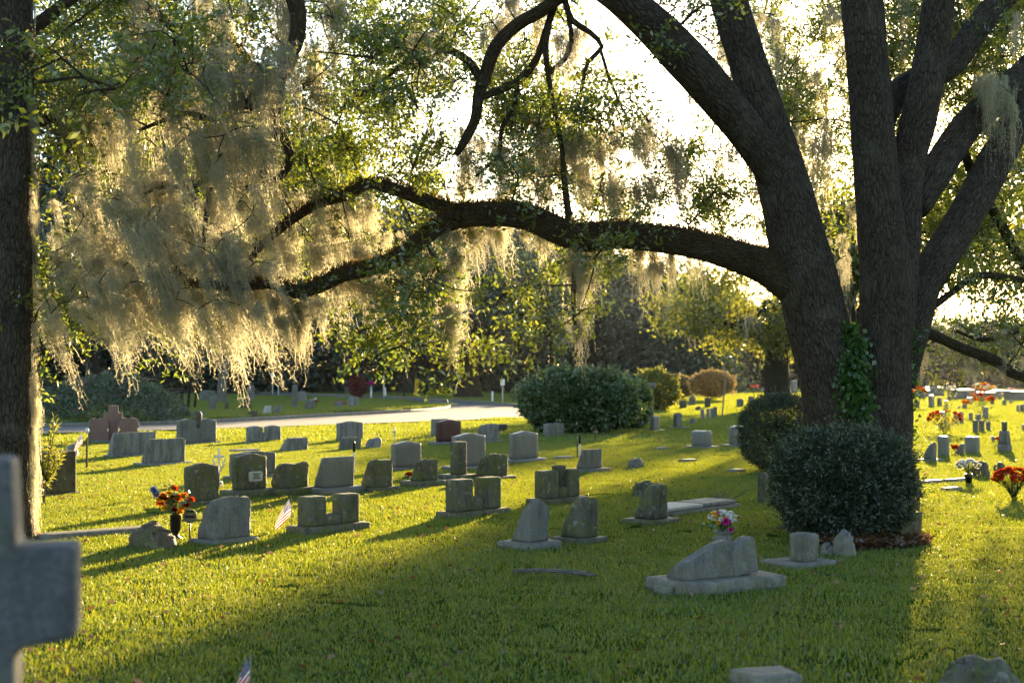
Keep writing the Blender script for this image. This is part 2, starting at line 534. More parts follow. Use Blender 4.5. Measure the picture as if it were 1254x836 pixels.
def lathe(profile, n=16):
    V, Q = [], []
    for r, z in profile:
        for k in range(n):
            a = 2 * math.pi * k / n
            V.append((r * math.cos(a), r * math.sin(a), z))
    for i in range(len(profile) - 1):
        for k in range(n):
            Q.append((i * n + k, i * n + (k + 1) % n, (i + 1) * n + (k + 1) % n, (i + 1) * n + k))
    return np.array(V), np.array(Q)


def fill_poly(name, pts, mat, z=None):
    bm = bmesh.new()
    vs = [bm.verts.new((p[0], p[1], p[2] if z is None else z)) for p in pts]
    f = bm.faces.new(vs)
    bm.normal_update()
    if f.normal.z < 0:
        f.normal_flip()
    bmesh.ops.triangulate(bm, faces=bm.faces[:])
    me = bpy.data.meshes.new(name)
    bm.to_mesh(me)
    bm.free()
    me.materials.append(M[mat])
    return me


# ------------------------------------------------------------------ setting: ground, road, island
gm = np_mesh('ground', [(-900, -300, 0), (900, -300, 0), (900, 1500, 0), (-900, 1500, 0)], [(0, 1, 2, 3)], 'ground')
tag(link('ground', gm), 'wide flat cemetery lawn under the oaks', None, None, 'structure')

near_edge = [(-500, 575), (-100, 539), (70, 530), (200, 526.5), (330, 522.5), (450, 518.5), (560, 514.5), (640, 511), (700, 507), (740, 501)]
far_edge = [(760, 492), (700, 497), (650, 498.5), (600, 495), (540, 490.5), (470, 487), (330, 482), (200, 479), (0, 476), (-400, 473)]
island_px = [(-500, 560), (-100, 528), (70, 522.5), (200, 520), (300, 515.5), (400, 510), (500, 504.8), (535, 502), (547, 500), (550, 498.5),
             (545, 496.8), (525, 494.6), (480, 491.2), (420, 488.6), (350, 486.6), (200, 483.2), (0, 480), (-400, 477)]
road = link('road', fill_poly('road', [G(x, y) for x, y in near_edge + far_edge], 'road', z=0.012))
tag(road, 'pale grey asphalt lane curving through the cemetery', None, None, 'structure')
isl_pts = catmull([np.array(G(x, y)) for x, y in island_px], 1.5)
isl = link('island_lawn', fill_poly('island_lawn', isl_pts, 'ground', z=0.11))
tag(isl, 'grassy island between the two lanes', None, None, 'structure')


def kerb(name, pts, w=0.16, h=0.125):
    pts = np.array(pts)[:, :2]
    T = np.gradient(pts, axis=0)
    T /= np.linalg.norm(T, axis=1)[:, None]
    Nn = np.stack([-T[:, 1], T[:, 0]], -1)
    V = []
    for p, q in zip(pts, Nn):
        a, b = p - q * w / 2, p + q * w / 2
        V += [(a[0], a[1], 0), (a[0], a[1], h), (b[0], b[1], h), (b[0], b[1], 0)]
    Q = []
    for i in range(len(pts) - 1):
        for k in range(3):
            Q.append((i * 4 + k, i * 4 + k + 1, i * 4 + 5 + k, i * 4 + 4 + k))
    return tag(link(name, np_mesh(name, V, Q, 'concrete')), 'grey concrete kerb along the lane', None, None, 'structure')


kerb('kerb', isl_pts)
kerb('kerb', catmull([np.array(G(x, y)) for x, y in far_edge[:-1]], 1.5))

# ------------------------------------------------------------------ headstones
AZ = R(48)


def cuts(size, du):
    n = max(1, int(round(size / du)))
    e = min(0.02 / max(size, 1e-3), 0.12)
    return sorted(set([0.0, e, 1 - e, 1.0] + [e + (1 - 2 * e) * i / n for i in range(1, n)]))


def lattice(w, t, h, du, shape, rough, seed, amp=0.018, bev=0.007):
    us, vs, ws = cuts(w, du), cuts(t, du), cuts(h, du)
    nu, nv, nw = len(us) - 1, len(vs) - 1, len(ws) - 1
    idx, V, Q = {}, [], []
    sd = Vector((seed * 3.17, seed * 1.73, seed * 0.91))

    def vid(i, j, k):
        key = (i, j, k)
        if key in idx:
            return idx[key]
        u, v, q = us[i], vs[j], ws[k]
        x, y, z = shape(u, v, q)
        bi = -1 if i == 0 else (1 if i == nu else 0)
        bj = -1 if j == 0 else (1 if j == nv else 0)
        bk = -1 if k == 0 else (1 if k == nw else 0)
        if abs(bi) + abs(bj) + abs(bk) >= 2:
            x -= bi * bev
            y -= bj * bev
            z -= (bk > 0) * bev
        fl = {'l': bi < 0, 'r': bi > 0, 'b': bj < 0, 'f': bj > 0, 't': bk > 0, 'd': bk < 0}
        on = [f for f, c in fl.items() if c]
        p = Vector((x, y, z))
        if on and all(f in rough or f == 'd' for f in on) and any(f in rough for f in on):
            nv3 = Vector((bi, bj, max(bk, 0)))
            nv3.normalize()
            a = mnoise.noise(p * 6 + sd) + 0.6 * mnoise.noise(p * 15 + sd) + 0.35 * mnoise.noise(p * 33 + sd)
            p += nv3 * (a * amp + amp * 0.5 * (len(on) == 1))
        idx[key] = len(V)
        V.append(p)
        return idx[key]

    for i in range(nu):
        for k in range(nw):
            Q.append((vid(i, 0, k), vid(i + 1, 0, k), vid(i + 1, 0, k + 1), vid(i, 0, k + 1)))
            Q.append((vid(i + 1, nv, k), vid(i, nv, k), vid(i, nv, k + 1), vid(i + 1, nv, k + 1)))
        for j in range(nv):
            Q.append((vid(i, j, nw), vid(i + 1, j, nw), vid(i + 1, j + 1, nw), vid(i, j + 1, nw)))
            Q.append((vid(i, j + 1, 0), vid(i + 1, j + 1, 0), vid(i + 1, j, 0), vid(i, j, 0)))
    for j in range(nv):
        for k in range(nw):
            Q.append((vid(0, j + 1, k), vid(0, j, k), vid(0, j, k + 1), vid(0, j + 1, k + 1)))
            Q.append((vid(nu, j, k), vid(nu, j + 1, k), vid(nu, j + 1, k + 1), vid(nu, j, k + 1)))
    return np.array([tuple(v) for v in V]), np.array(Q)


def serp(u, c=0.085):
    x = abs(2 * u - 1)
    return 1 - c * (0.5 - 0.5 * math.cos(math.pi * min(1, x * 1.05)))


def stone_geo(kind, W, T, H, du, seed):
    """local x along the row, y away from the viewer, z up"""
    if kind == 'serp':
        f = lambda u, v, q: (u * W, v * T, q * H * serp(u))
        rg = 'lr'
    elif kind == 'round':
        f = lambda u, v, q: (u * W, v * T, q * H * (0.72 + 0.28 * math.sqrt(max(0, 1 - abs(2 * u - 1) ** 2.2))))
        rg = ''
    elif kind == 'gothic':
        f = lambda u, v, q: (u * W, v * T, q * H * (1 - 0.22 * abs(2 * u - 1) ** 1.5))
        rg = 'lr'
    elif kind == 'slant':
        f = lambda u, v, q: (u * W, v * (T * (1 - q) + T * 0.28 * q), q * H)
        rg = 'lrf'
    elif kind == 'slantserp':
        f = lambda u, v, q: (u * W, v * (T * (1 - q) + T * 0.3 * q), q * H * serp(u, 0.2))
        rg = 'lr'
    elif kind == 'slantrough':
        f = lambda u, v, q: (u * W, v * (T * (1 - q ** 1.2) + T * 0.34 * q), q * H * (1 - 0.10 * max(0, 0.5 - u) - 0.12 * max(0, u - 0.7)))
        rg = 'lrft'
    elif kind == 'rough':
        f = lambda u, v, q: (u * W + 0.03 * q, v * T * (1 - 0.35 * q) + 0.06 * q, q * H * (1 - 0.32 * (1 - u) ** 2 - 0.1 * u ** 3))
        rg = 'lrftb'
    elif kind == 'boulder':
        def f(u, v, q):
            a, b, c = 2 * u - 1, 2 * v - 1, q
            k = 1 - 0.20 * abs(a + 0.25) ** 2.5 - 0.12 * abs(b) ** 3
            sh = 1 - 0.22 * c ** 3
            return (W / 2 + a * W / 2 * sh, T / 2 + b * T / 2 * sh, c * H * k)
        rg = 'lrftb'
    else:                                   # flat
        f = lambda u, v, q: (u * W, v * T, q * H)
        rg = 'lr' if kind == 'flatrough' else ''
    amp = {'rough': 0.035, 'boulder': 0.045, 'slantrough': 0.024}.get(kind, 0.012)
    return lattice(W, T, H, du, f, rg, seed, amp)


def box_geo(x0, x1, y0, y1, z0, z1, du=0.1, seed=0, amp=0.0):
    V, Q = lattice(x1 - x0, y1 - y0, z1 - z0, du, lambda u, v, q: (x0 + u * (x1 - x0), y0 + v * (y1 - y0), z0 + q * (z1 - z0)),
                   'lrbf' if amp else '', seed, amp)
    return V, Q


SEED = [0]


def stone(kind, x0, x1, yt, yb, mat, label, t=None, base=0.0, m=0.07, group='headstones on the lawn', az=None, tilt=0.0, zb=0.0, cat='headstone', name='headstone', bmat=None):
    SEED[0] += 1
    seed = SEED[0]
    az = AZ if az is None else az
    d = G((x0 + x1) / 2, yb, base + zb).y
    s = d / FPX
    H = (yb - yt) * s
    if t is None:
        t = {'slant': 0.62, 'slantserp': 0.62, 'slantrough': 0.7, 'rough': 0.5, 'boulder': 0.9}.get(kind, 0.28) * H
        t = min(max(t, 0.13), 0.5)
        if kind in ('serp', 'flat', 'round', 'gothic', 'flatrough'):
            t = min(t, 0.20)
    wpx = x1 - x0
    t = min(t, 0.6 * wpx * s / math.sin(az))
    xc = x0 + t * math.sin(az) / s
    O = G(xc, yb, base + zb)
    W = max(0.08, (x1 - xc) * s / math.cos(az))
    du = 0.05 if d < 24 else (0.08 if d < 45 else 0.2)
    if d > 60 and kind in ('serp', 'round', 'gothic'):
        du = 0.12
    V, Q = stone_geo(kind, W, t, H, du, seed)
    V[:, 2] += base - (0.03 if base == 0 else 0)
    loc = (O.x, O.y, zb)
    if base > 0:
        root = thing(name, label, cat, loc, az, group)
        link('tablet', np_mesh('tablet', V, Q, mat), root)
        V2, Q2 = box_geo(-m, W + m, -m, t + m, -0.03, base, 0.09 if d < 40 else 0.3, seed, 0.012)
        link('base', np_mesh('base', V2, Q2, bmat or mat), root)
    else:
        root = link(name, np_mesh(name, V, Q, mat), None, loc, (0, 0, az))
        tag(root, label, cat, group)
    if tilt:
        root.rotation_euler = (0, tilt, az)
    root['_d'] = d
    return root, W, t, H


def part_box(root, name, x0, x1, y0, y1, z0, z1, mat, du=0.08, amp=0.006):
    SEED[0] += 1
    V, Q = box_geo(x0, x1, y0, y1, z0, z1, du, SEED[0], amp)
    return link(name, np_mesh(name, V, Q, mat), root)


def part_geo(root, name, V, Q, mat, smooth=False):
    return link(name, np_mesh(name, V, Q, mat, smooth=smooth), root)


g, gl, gm_, gd, gp, gb = 'granite', 'granite_light', 'granite_mossy', 'granite_dark', 'granite_pol', 'granite_brown'
NEAR = 'headstones on the near lawn'
MID = 'headstones on the middle lawn'
# nearest rows, between the oaks and the lane
stone('serp', 223, 262, 568, 614, gm_, 'mossy upright headstone just left of the white wire cross', base=0.06, m=0.05, group=NEAR)
st11 = stone('serp', 282, 321, 556, 600, gm_, 'upright headstone with a small square plaque on its face', base=0.11, m=0.12, group=NEAR)
stone('serp', 279, 330, 553.5, 583, g, 'grey upright headstone half hidden behind the plaque headstone', base=0.06, group=NEAR)
stone('slantrough', 329, 373, 569, 598, gm_, 'mossy slant headstone between the plaque headstone and a smooth pale one', base=0.10, m=0.10, group=NEAR)
stone('slant', 381, 430, 560.5, 597, gp, 'smooth pale slant headstone with rough sides beside the black topped rod', base=0.09, m=0.12, group=NEAR)
stone('slantrough', 440, 479, 564, 597, gm_, 'stained rough slant headstone to the right of the black topped rod', base=0.06, m=0.08, group=NEAR)
stone('slantrough', 501, 535, 564, 589, gm_, 'rough mossy slant headstone with red flowers at its left side', base=0.08, m=0.11, group=NEAR)
stone('slantrough', 236, 299, 613, 661, g, 'large rough slant headstone beside the round funeral marker', base=0.05, m=0.06, group=NEAR)
stone('boulder', 150, 213, 642, 674, gb, 'low brown natural boulder marker beside the dark flower vase', t=0.42, group=NEAR)
stone('slantserp', 624.5, 673, 611, 664, g, 'pointed slant headstone with rough left flank in the open lawn', base=0.07, m=0.09, group=NEAR)
stone('slantrough', 687, 734, 611, 659, gm_, 'dark rounded slant headstone right of the pointed one', base=0.05, m=0.08, group=NEAR)
stone('slantrough', 778, 820.5, 595, 636, gm_, 'big rough blackened slant headstone beside the white ledger', base=0.05, m=0.10, group=NEAR)
stone('rough', 775, 806, 585, 608.5, gm_, 'small tilted rough headstone behind the blackened slant one', t=0.12, group=NEAR, tilt=R(8))
stone('rough', 769, 791, 560.5, 573.5, g, 'tiny rough grey stone alone on the open lawn', t=0.16, group=NEAR)
stone('slant', 705, 739, 550.5, 574, g, 'pale slant headstone beside a pair of black and white rods', base=0.06, m=0.10, group=MID)
stone('flat', 550, 572, 541, 581, gm_, 'narrow mossy square pillar headstone in the near rows', base=0.09, m=0.13, t=0.2, group=NEAR)
stone('slantrough', 581.5, 622, 558, 584, gm_, 'rough sided slant headstone right of the narrow mossy pillar', base=0.05, m=0.10, group=NEAR)
stone('serp', 552, 594, 531, 571, gp, 'tall smooth grey headstone behind the narrow mossy pillar', base=0.06, m=0.12, group=MID)
stone('serp', 623, 660, 528.5, 562, gp, 'wide polished grey headstone with rough left side in front of the round hedge', base=0.07, m=0.11, group=MID)
stone('serp', 478, 514, 541, 572.5, gp, 'grey headstone behind the two rough slant stones with red flowers', base=0.04, m=0.04, group=MID)
stone('serp', 533, 564, 514, 541, 'granite_red', 'polished maroon headstone near the lane', base=0.07, m=0.12, group=MID, bmat=g)
stone('flat', 527, 549, 513, 533, gl, 'grey block headstone behind the maroon one', base=0.05, group=MID)
stone('slantrough', 581.5, 611, 520, 539, gl, 'pale headstone with streaked rough top right of the maroon one', base=0.05, m=0.10, group=MID)
stone('flatrough', 606, 622, 518, 529, g, 'small square grey stone near the lane left of the round hedge', group=MID)
stone('serp', 411, 442, 516, 539, gl, 'white streaked upright headstone closest to the lane in the middle', base=0.03, m=0.03, group=MID)
stone('slant', 412, 440, 534, 551, g, 'low slant headstone in front of the white streaked one', group=MID)
stone('rough', 446, 466, 535, 548.5, gl, 'small pale rough stone by the thin white cross', group=MID, t=0.25)
stone('slantrough', 339, 374, 535, 552.5, gl, 'low wide rough headstone behind the near row', group=MID, t=0.35)
stone('slant', 169, 218, 538, 567, gl, 'wide headstone with a dark stained top left of the white wire cross', base=0.05, m=0.10, group=MID)
stone('slant', 128, 180, 530, 557, gl, 'long low grey headstone in front of the pink granite hearts', base=0.05, m=0.05, group=MID)
stone('rough', 74, 92, 542, 560, gl, 'small rough grey stone next to the leafy sapling', group=MID, t=0.3)
stone('flat', 36, 82, 554, 605, gb, 'brown stained headstone behind the leafy sapling', t=0.16, base=0.03, m=0.05, group=NEAR)
stone('serp', 848, 874, 527, 546, gp, 'grey slant headstone left of the rounded clipped bush', base=0.05, m=0.10, group=MID, t=0.4)
stone('serp', 893, 916, 521, 544, gp, 'polished headstone touching the rounded clipped bush', base=0.05, m=0.12, group=MID)
stone('flat', 796, 809, 509.6, 526, gp, 'square headstone in the sun just right of the round hedge', base=0.05, m=0.12, group=MID)
stone('serp', 825, 836.5, 505, 522.5, g, 'narrow headstone on a wide base in the sun behind the round hedge', base=0.07, m=0.16, group=MID)
stone('slant', 842.5, 852, 511, 520, g, 'small slant stone between two taller sunlit headstones', group=MID)
FARR = 'small headstones in the sunlit field'
stone('flat', 858.5, 864, 500, 515, gl, 'thin leaning headstone by the slim leaning pole, left of its pair', group=FARR, t=0.10, tilt=R(-8))
stone('flat', 865, 869, 499, 514, gl, 'thin pale slab squeezed between two leaning headstones', group=FARR, t=0.10)
stone('flat', 870, 875, 499, 513.5, gl, 'thin leaning headstone by the slim leaning pole, middle of three', group=FARR, t=0.10, tilt=R(-5))
stone('flat', 873, 879, 497, 511, g, 'thin leaning headstone closest to the slim leaning pole', group=FARR, t=0.10)
stone('flat', 863, 871, 486, 500, gd, 'dark upright headstone behind the leaning slabs', group=FARR)
stone('rough', 851, 859, 496.5, 503, gd, 'tiny tilted dark stone beside the leaning slabs', group=FARR)
stone('flat', 832, 842, 489, 501, gd, 'dark headstone with green plants at its side near the tan shrub', group=FARR)
stone('round', 843.5, 853, 484, 497, g, 'round topped headstone between the two tan shrubs', group=FARR)
stone('serp', 902, 912, 487, 499, gl, 'pale headstone left of a pair near the old oak trunk', group=FARR)
stone('serp', 916.5, 925, 484, 498, gl, 'pale headstone with a dark vase near the old oak trunk', group=FARR)
stone('flat', 924, 933.5, 492, 502, g, 'short headstone closest to the old oak trunk', group=FARR)
stone('flat', 815, 819, 490, 499, g, 'small grey headstone half hidden by the tan shrub', group=FARR)
# right field behind the big oak
RF = 'headstones in the bright field right of the oak'
stone('slantrough', 1132, 1150, 543, 562, g, 'rounded slant headstone just right of the big oak trunk', base=0.04, m=0.10, group=RF)
stone('flat', 1150, 1165, 532, 559, gp, 'tall square headstone with red flowers behind it right of the oak', group=RF, t=0.2)
stone('slantrough', 1171, 1183, 542, 557, g, 'small sloping headstone with a red flower on its left', group=RF)
stone('flatrough', 1184, 1203, 533, 555, gp, 'thick pale headstone right of the small sloping one', group=RF, t=0.3)
stone('rough', 1191, 1216.5, 564.5, 584, gb, 'low rough brown headstone behind the white flower vase', group=RF, t=0.3)
stone('round', 1217, 1222, 567, 580, gb, 'little block between two rough brown headstones', group=RF, t=0.12)
stone('rough', 1222, 1234, 564.5, 580, gb, 'rough brown headstone right of the little block', group=RF, t=0.2)
stone('flat', 1192, 1199, 513, 531, g, 'first of two joined grey slabs in the bright field', group=RF, t=0.2)
stone('flat', 1199.5, 1207, 513, 530, g, 'second of two joined grey slabs in the bright field', group=RF, t=0.2)
stone('serp', 1208, 1214, 513, 528, g, 'narrow headstone right of the joined grey slabs', group=RF)
stone('flat', 1150, 1161, 504, 522, gp, 'glinting polished headstone between flowers in the bright field', base=0.05, group=RF, t=0.25)
stone('flat', 1156, 1163, 489.5, 503, gp, 'second glinting polished headstone farther back in the bright field', group=RF)
stone('serp', 1168, 1174, 503.5, 518, gl, 'first of a pair of rounded headstones on one plot', base=0.05, group=RF)
stone('serp', 1175, 1181, 503, 517, gl, 'second of a pair of rounded headstones on one plot', base=0.05, group=RF)
SH = 'small grey headstone among the crowded rows of the bright far field'
for k, x0, x1, yt, yb in (('flat', 1187, 1192, 504, 516), ('flat', 1195, 1203, 506, 517), ('serp', 1204, 1212, 496, 513), ('flat', 1137.5, 1146, 483, 499),
                          ('flat', 1148, 1155, 486, 498), ('serp', 1120, 1128, 489.5, 500), ('serp', 1108, 1116, 489.5, 509), ('flat', 1106, 1117, 516, 528),
                          ('slant', 1177, 1185.5, 491, 501), ('flat', 1184, 1194, 485.5, 495), ('serp', 1227.5, 1234, 488, 497), ('flat', 1245, 1249, 495, 505),
                          ('flat', 1249.5, 1256, 494, 505), ('serp', 1213, 1219, 487, 496), ('slant', 1171, 1177, 496, 501.5), ('serp', 1236, 1241, 488, 495),
                          ('flat', 1200, 1207, 484, 492), ('serp', 1160, 1166, 484, 491), ('serp', 1168, 1174, 484, 490), ('flat', 1262, 1270, 490, 504),
                          ('serp', 1252, 1258, 517, 529), ('flat', 1222, 1228, 482, 490), ('serp', 1240, 1247, 480, 488), ('flat', 1128, 1135, 480, 489),
                          ('serp', 1111, 1117, 481, 490), ('serp', 1280, 1288, 500, 514), ('flat', 1296, 1304, 492, 503)):
    stone(k, x0, x1, yt, yb, random.choice([g, gl, gp]), SH, group='crowded small headstones')
# across the lane, on the island and beyond
IS = 'headstones on the grassy island'
stone('boulder', 206, 220, 503, 511.5, gl, 'low pale rounded stone near the brush pile by the kerb', group=IS, zb=0.11, t=0.5)
stone('slant', 235, 249, 501.5, 511, gl, 'low pale slant stone by the kerb behind the twin headstone', group=IS, zb=0.11)
stone('boulder', 206, 229, 493, 504, gb, 'heap like brown rock under the dark multi trunk tree', group=IS, zb=0.11, t=1.0)
stone('serp', 244, 261, 477, 491.5, g, 'wide upright headstone in the shade by the multi trunk tree', group=IS, zb=0.11)
stone('flat', 254.5, 264.5, 484, 502, g, 'square pillar on the island left of the pale bare trunks', group=IS, t=0.35, zb=0.11)
stone('flat', 274, 280, 491, 502, gb, 'thin brown post stone beside the pale bare trunks', group=IS, t=0.25, zb=0.11)
stone('slant', 293, 307, 487, 501, gd, 'dark slant headstone standing on the island', group=IS, zb=0.11)
stone('slant', 298, 314, 502, 509, gd, 'low dark wedge stone on the island by the kerb', group=IS, t=0.8, zb=0.11)
stone('slant', 319, 331.5, 495.5, 507, 'white_stone', 'tilted white marble slant marker on the island', group=IS, t=0.6, zb=0.11)
stone('slant', 331, 344, 495.5, 506.5, gl, 'grey slant marker right of the white marble one', group=IS, t=0.6, zb=0.11)
stone('flat', 357, 364, 471, 496, g, 'tall slim stone column on the island under the moss', group=IS, t=0.4, base=0.1, zb=0.11)
stone('serp', 364.5, 374.5, 478, 492, gl, 'upright headstone right of the slim column', group=IS, zb=0.11)
stone('slant', 370, 384.5, 489, 502, g, 'slant headstone with a small green vase beside it', group=IS, zb=0.11)
stone('rough', 410, 418.5, 490, 499, g, 'small leaning stone with pink flowers on the island', group=IS, zb=0.11)
stone('rough', 425, 432.5, 483.5, 498, gl, 'first of two pale rough pillars leaning together on the island', group=IS, zb=0.11)
stone('rough', 432, 439, 484, 497.5, gl, 'second of two pale rough pillars leaning together on the island', group=IS, zb=0.11)
stone('gothic', 302, 311, 471, 487, gl, 'pale shouldered headstone with pinched waist across the island', group=IS, zb=0.11, base=0.1)
FL = 'headstones on the far shaded lawn'
for k, x0, x1, yt, yb, mt, lb in (('flat', 280, 287, 467, 476, gd, 'first dark stone of the far shaded row left of the palm'),
                                  ('serp', 287, 293, 468, 477, g, 'second stone of the far shaded row left of the palm'),
                                  ('serp', 294, 299, 471, 477, g, 'lowest stone of the far shaded row by the palm'),
                                  ('serp', 299, 305, 469, 477, g, 'stone right of the palm in the far shaded row'),
                                  ('flat', 309, 317, 466, 475, 'granite_pink', 'reddish stone ending the far shaded row'),
                                  ('flat', 245, 256, 466, 476, g, 'grey stone behind the multi trunk tree on the far lawn'),
                                  ('slant', 325, 339, 471, 479, gl, 'pale low slanted stone by the sign post'),
                                  ('serp', 373, 382, 468, 474.5, gl, 'pale stone with yellow flowers in the far shade'),
                                  ('flat', 422, 430, 474, 482, g, 'grey stone left of the red leaved shrub'),
                                  ('serp', 457, 470, 465, 480, gl, 'large pale headstone on the far lawn beside the steel post'),
                                  ('serp', 476, 482, 472, 479, gl, 'little rounded stone right of the steel post'),
                                  ('flat', 446, 452, 474, 481, g, 'grey stone half hidden behind the red leaved shrub'),
                                  ('flat', 631, 640, 468, 478, gl, 'pale block headstone beyond the pedestal urn'),
                                  ('flat', 644, 652, 469, 478, gl, 'pale headstone peeking out left of the round hedge'),
                                  ('flat', 843, 856, 463, 479, g, 'broad grey monument behind the tan shrubs'),
                                  ('flat', 896, 903, 472, 481, gd, 'dark monument first of the flowered far row'),
                                  ('serp', 904, 915, 470, 480, gd, 'dark monument second of the flowered far row'),
                                  ('serp', 919, 931, 471, 480, gb, 'brown monument in the flowered far row'),
                                  ('flat', 932, 940, 474, 481, gl, 'pale low stone at the end of the flowered far row'),
                                  ('flat', 968, 978, 465, 482, gl, 'tall pale slab headstone beyond the old oak trunk'),
                                  ('flat', 980, 988, 466, 480, gd, 'dark slab headstone beside the tall pale slab'),
                                  ('gothic', 983, 991, 474, 482, 'white_stone', 'small white marble figure stone beyond the rounded bush')):
    stone(k, x0, x1, yt, yb, mt, lb, group=FL)


# special monuments
def twin(x0, x1, yt, yb, mat, label, blocks, low, group, base=0.08, t=0.18, m=0.08):
    """two tablets joined by a low centre block; fractions along the width"""
    d = G((x0 + x1) / 2, yb, base).y
    s = d / FPX
    xc = x0 + t * math.sin(AZ) / s
    O = G(xc, yb, base)
    W = (x1 - xc) * s / math.cos(AZ) * 1.0
    H = (yb - yt) * s
    SEED[0] += 1
    root = thing('double_headstone', label, 'headstone', (O.x, O.y, 0), AZ, group)
    for a, b in blocks:
        w = (b - a) * W
        V, Q = stone_geo('serp' if mat != gm_ else 'flat', w, t, H, 0.05 if d < 24 else 0.1, SEED[0] + a)
        V[:, 0] += a * W
        V[:, 2] += base
        part_geo(root, 'tablet', V, Q, mat)
    part_box(root, 'centre_block', blocks[0][1] * W - 0.004, blocks[1][0] * W + 0.004, 0.015, t - 0.015, base - 0.004, base + low * H, mat)
    part_box(root, 'base', -m, W + m, -m, t + m, -0.03, base, mat, amp=0.012)
    return root, W, t, H, s


twin(361, 434, 609, 645, gm_, 'mossy double headstone with a low middle beside the small flag', ((0, 0.36), (0.66, 1)), 0.35, NEAR, base=0.08)
twin(544, 614, 588, 627, gm_, 'mossy double headstone with twin square tablets in mid lawn', ((0, 0.38), (0.62, 1)), 0.42, NEAR, base=0.07)
ud = twin(654, 713, 577, 611, gm_, 'double headstone with a stone urn between its tablets', ((0, 0.40), (0.68, 1)), 0.38, NEAR, base=0.07)
V, Q = lathe([(0.001, 0), (0.07, 0), (0.06, 0.03), (0.035, 0.05), (0.05, 0.10), (0.09, 0.20), (0.085, 0.24), (0.10, 0.26), (0.08, 0.265), (0.001, 0.22)], 18)
u = part_geo(ud[0], 'urn', V, Q, gd, True)
u.location = (ud[1] * 0.54, ud[2] / 2, 0.07 + ud[3] * 0.38)
twin(299.5, 338.5, 521.5, 540.5, gl, 'small twin headstone with blackened tops near the lane', ((0, 0.42), (0.58, 1)), 0.55, MID, base=0.03)
twin(665, 691.5, 518, 534, g, 'small joined double headstone against the round hedge', ((0, 0.49), (0.51, 1)), 0.9, MID, base=0.03)
tw = twin(214, 257, 513, 542, g, 'wide twin headstone with a dark ornament between its tops', ((0, 0.46), (0.54, 1)), 0.8, MID, base=0.05)
V, Q = lathe([(0.001, -0.1), (0.05, -0.1), (0.06, 0.0), (0.09, 0.1), (0.10, 0.2), (0.07, 0.26), (0.001, 0.28)], 12)
o = part_geo(tw[0], 'ornament', V, Q, gd, True)
o.location = (tw[1] * 0.5, tw[2] / 2 - 0.05, 0.05 + tw[3] * 0.8)
o.scale = (1.0, 1.0, 1.0)

# plaque on the upright stone
pr, pW, pT, pH = st11
pl = part_box(pr, 'plaque', pW * 0.34, pW * 0.78, -0.05, -0.003, 0.11 + pH * 0.22, 0.11 + pH * 0.50, 'white_stone', amp=0)
for i, (a, b, c) in enumerate(((0.42, 0.70, 0.42), (0.46, 0.66, 0.36), (0.44, 0.68, 0.30))):
    q = part_box(pl, 'inscription_line', pW * a, pW * b, -0.053, -0.0495, 0.11 + pH * c, 0.11 + pH * c + 0.012, 'granite_dark', amp=0)


def heart_outline(w, h, n=28):
    pts = []
    for i in range(n):
        a = 2 * math.pi * i / n
        x = 16 * math.sin(a) ** 3
        y = 13 * math.cos(a) - 5 * math.cos(2 * a) - 2 * math.cos(3 * a) - math.cos(4 * a)
        pts.append((x / 34 * w, (y + 17) / 29 * h))
    return pts


def extrude(pts, y0, y1):
    n = len(pts)
    V = [(x, y0, z) for x, z in pts] + [(x, y1, z) for x, z in pts]
    bm = bmesh.new()
    vs = [bm.verts.new(v) for v in V]
    bm.faces.new(vs[:n])
    bm.faces.new(vs[n:][::-1])
    for i in range(n):
        j = (i + 1) % n
        bm.faces.new((vs[j], vs[i], vs[n + i], vs[n + j]))
    bmesh.ops.recalc_face_normals(bm, faces=bm.faces[:])
    return bm


def bm_part(root, name, bm, mat, bev=0.0, loc=None):
    if bev:
        bmesh.ops.bevel(bm, geom=bm.edges[:], offset=bev, segments=2, affect='EDGES', profile=0.6)
    me = bpy.data.meshes.new(name)
    bm.to_mesh(me)
    bm.free()
    me.materials.append(M[mat] if isinstance(mat, str) else mat)
    return link(name, me, root, loc)


O = G(121, 542)
root = thing('heart_monument', 'pink granite monument with a cross between two hearts', 'monument', O, R(20), MID)
s = O.y / FPX
for x0 in (0, 36 * s):
    pts = [(0.31 * math.cos(a) - 0.02, 0.30 * math.sin(a)) for a in []]
    w, h = 24 * s, 27 * s
    op = [(-w / 2, 0), (-w / 2, h * 0.35), (-w * 0.40, h * 0.47), (-w / 2, h * 0.62), (-w * 0.47, h * 0.85), (-w * 0.3, h * 0.99), (-w * 0.12, h * 0.99),
          (0, h * 0.93), (w * 0.12, h * 0.99), (w * 0.3, h * 0.99), (w * 0.47, h * 0.85), (w / 2, h * 0.62), (w * 0.40, h * 0.47), (w / 2, h * 0.35), (w / 2, 0)]
    bm_part(root, 'heart_tablet', extrude(op, 0, 0.22), 'granite_pink', 0.012, (x0, 0, 0.06))
c, H = 5.5 * s, 42 * s
op = [(-c, 0), (c, 0), (c, H * .55), (3 * c * .55 + c * .3, H * .55), (3 * c * .55 + c * .3, H * .79), (c, H * .79), (c, H), (-c, H), (-c, H * .79),
      (-3 * c * .55 - c * .3, H * .79), (-3 * c * .55 - c * .3, H * .55), (-c, H * .55)]
bm_part(root, 'cross', extrude(op, 0.02, 0.24), 'granite_pink', 0.012, (18 * s, 0.1, 0.06))
part_box(root, 'base', -14 * s, 52 * s, -0.08, 0.42, -0.03, 0.06, g)

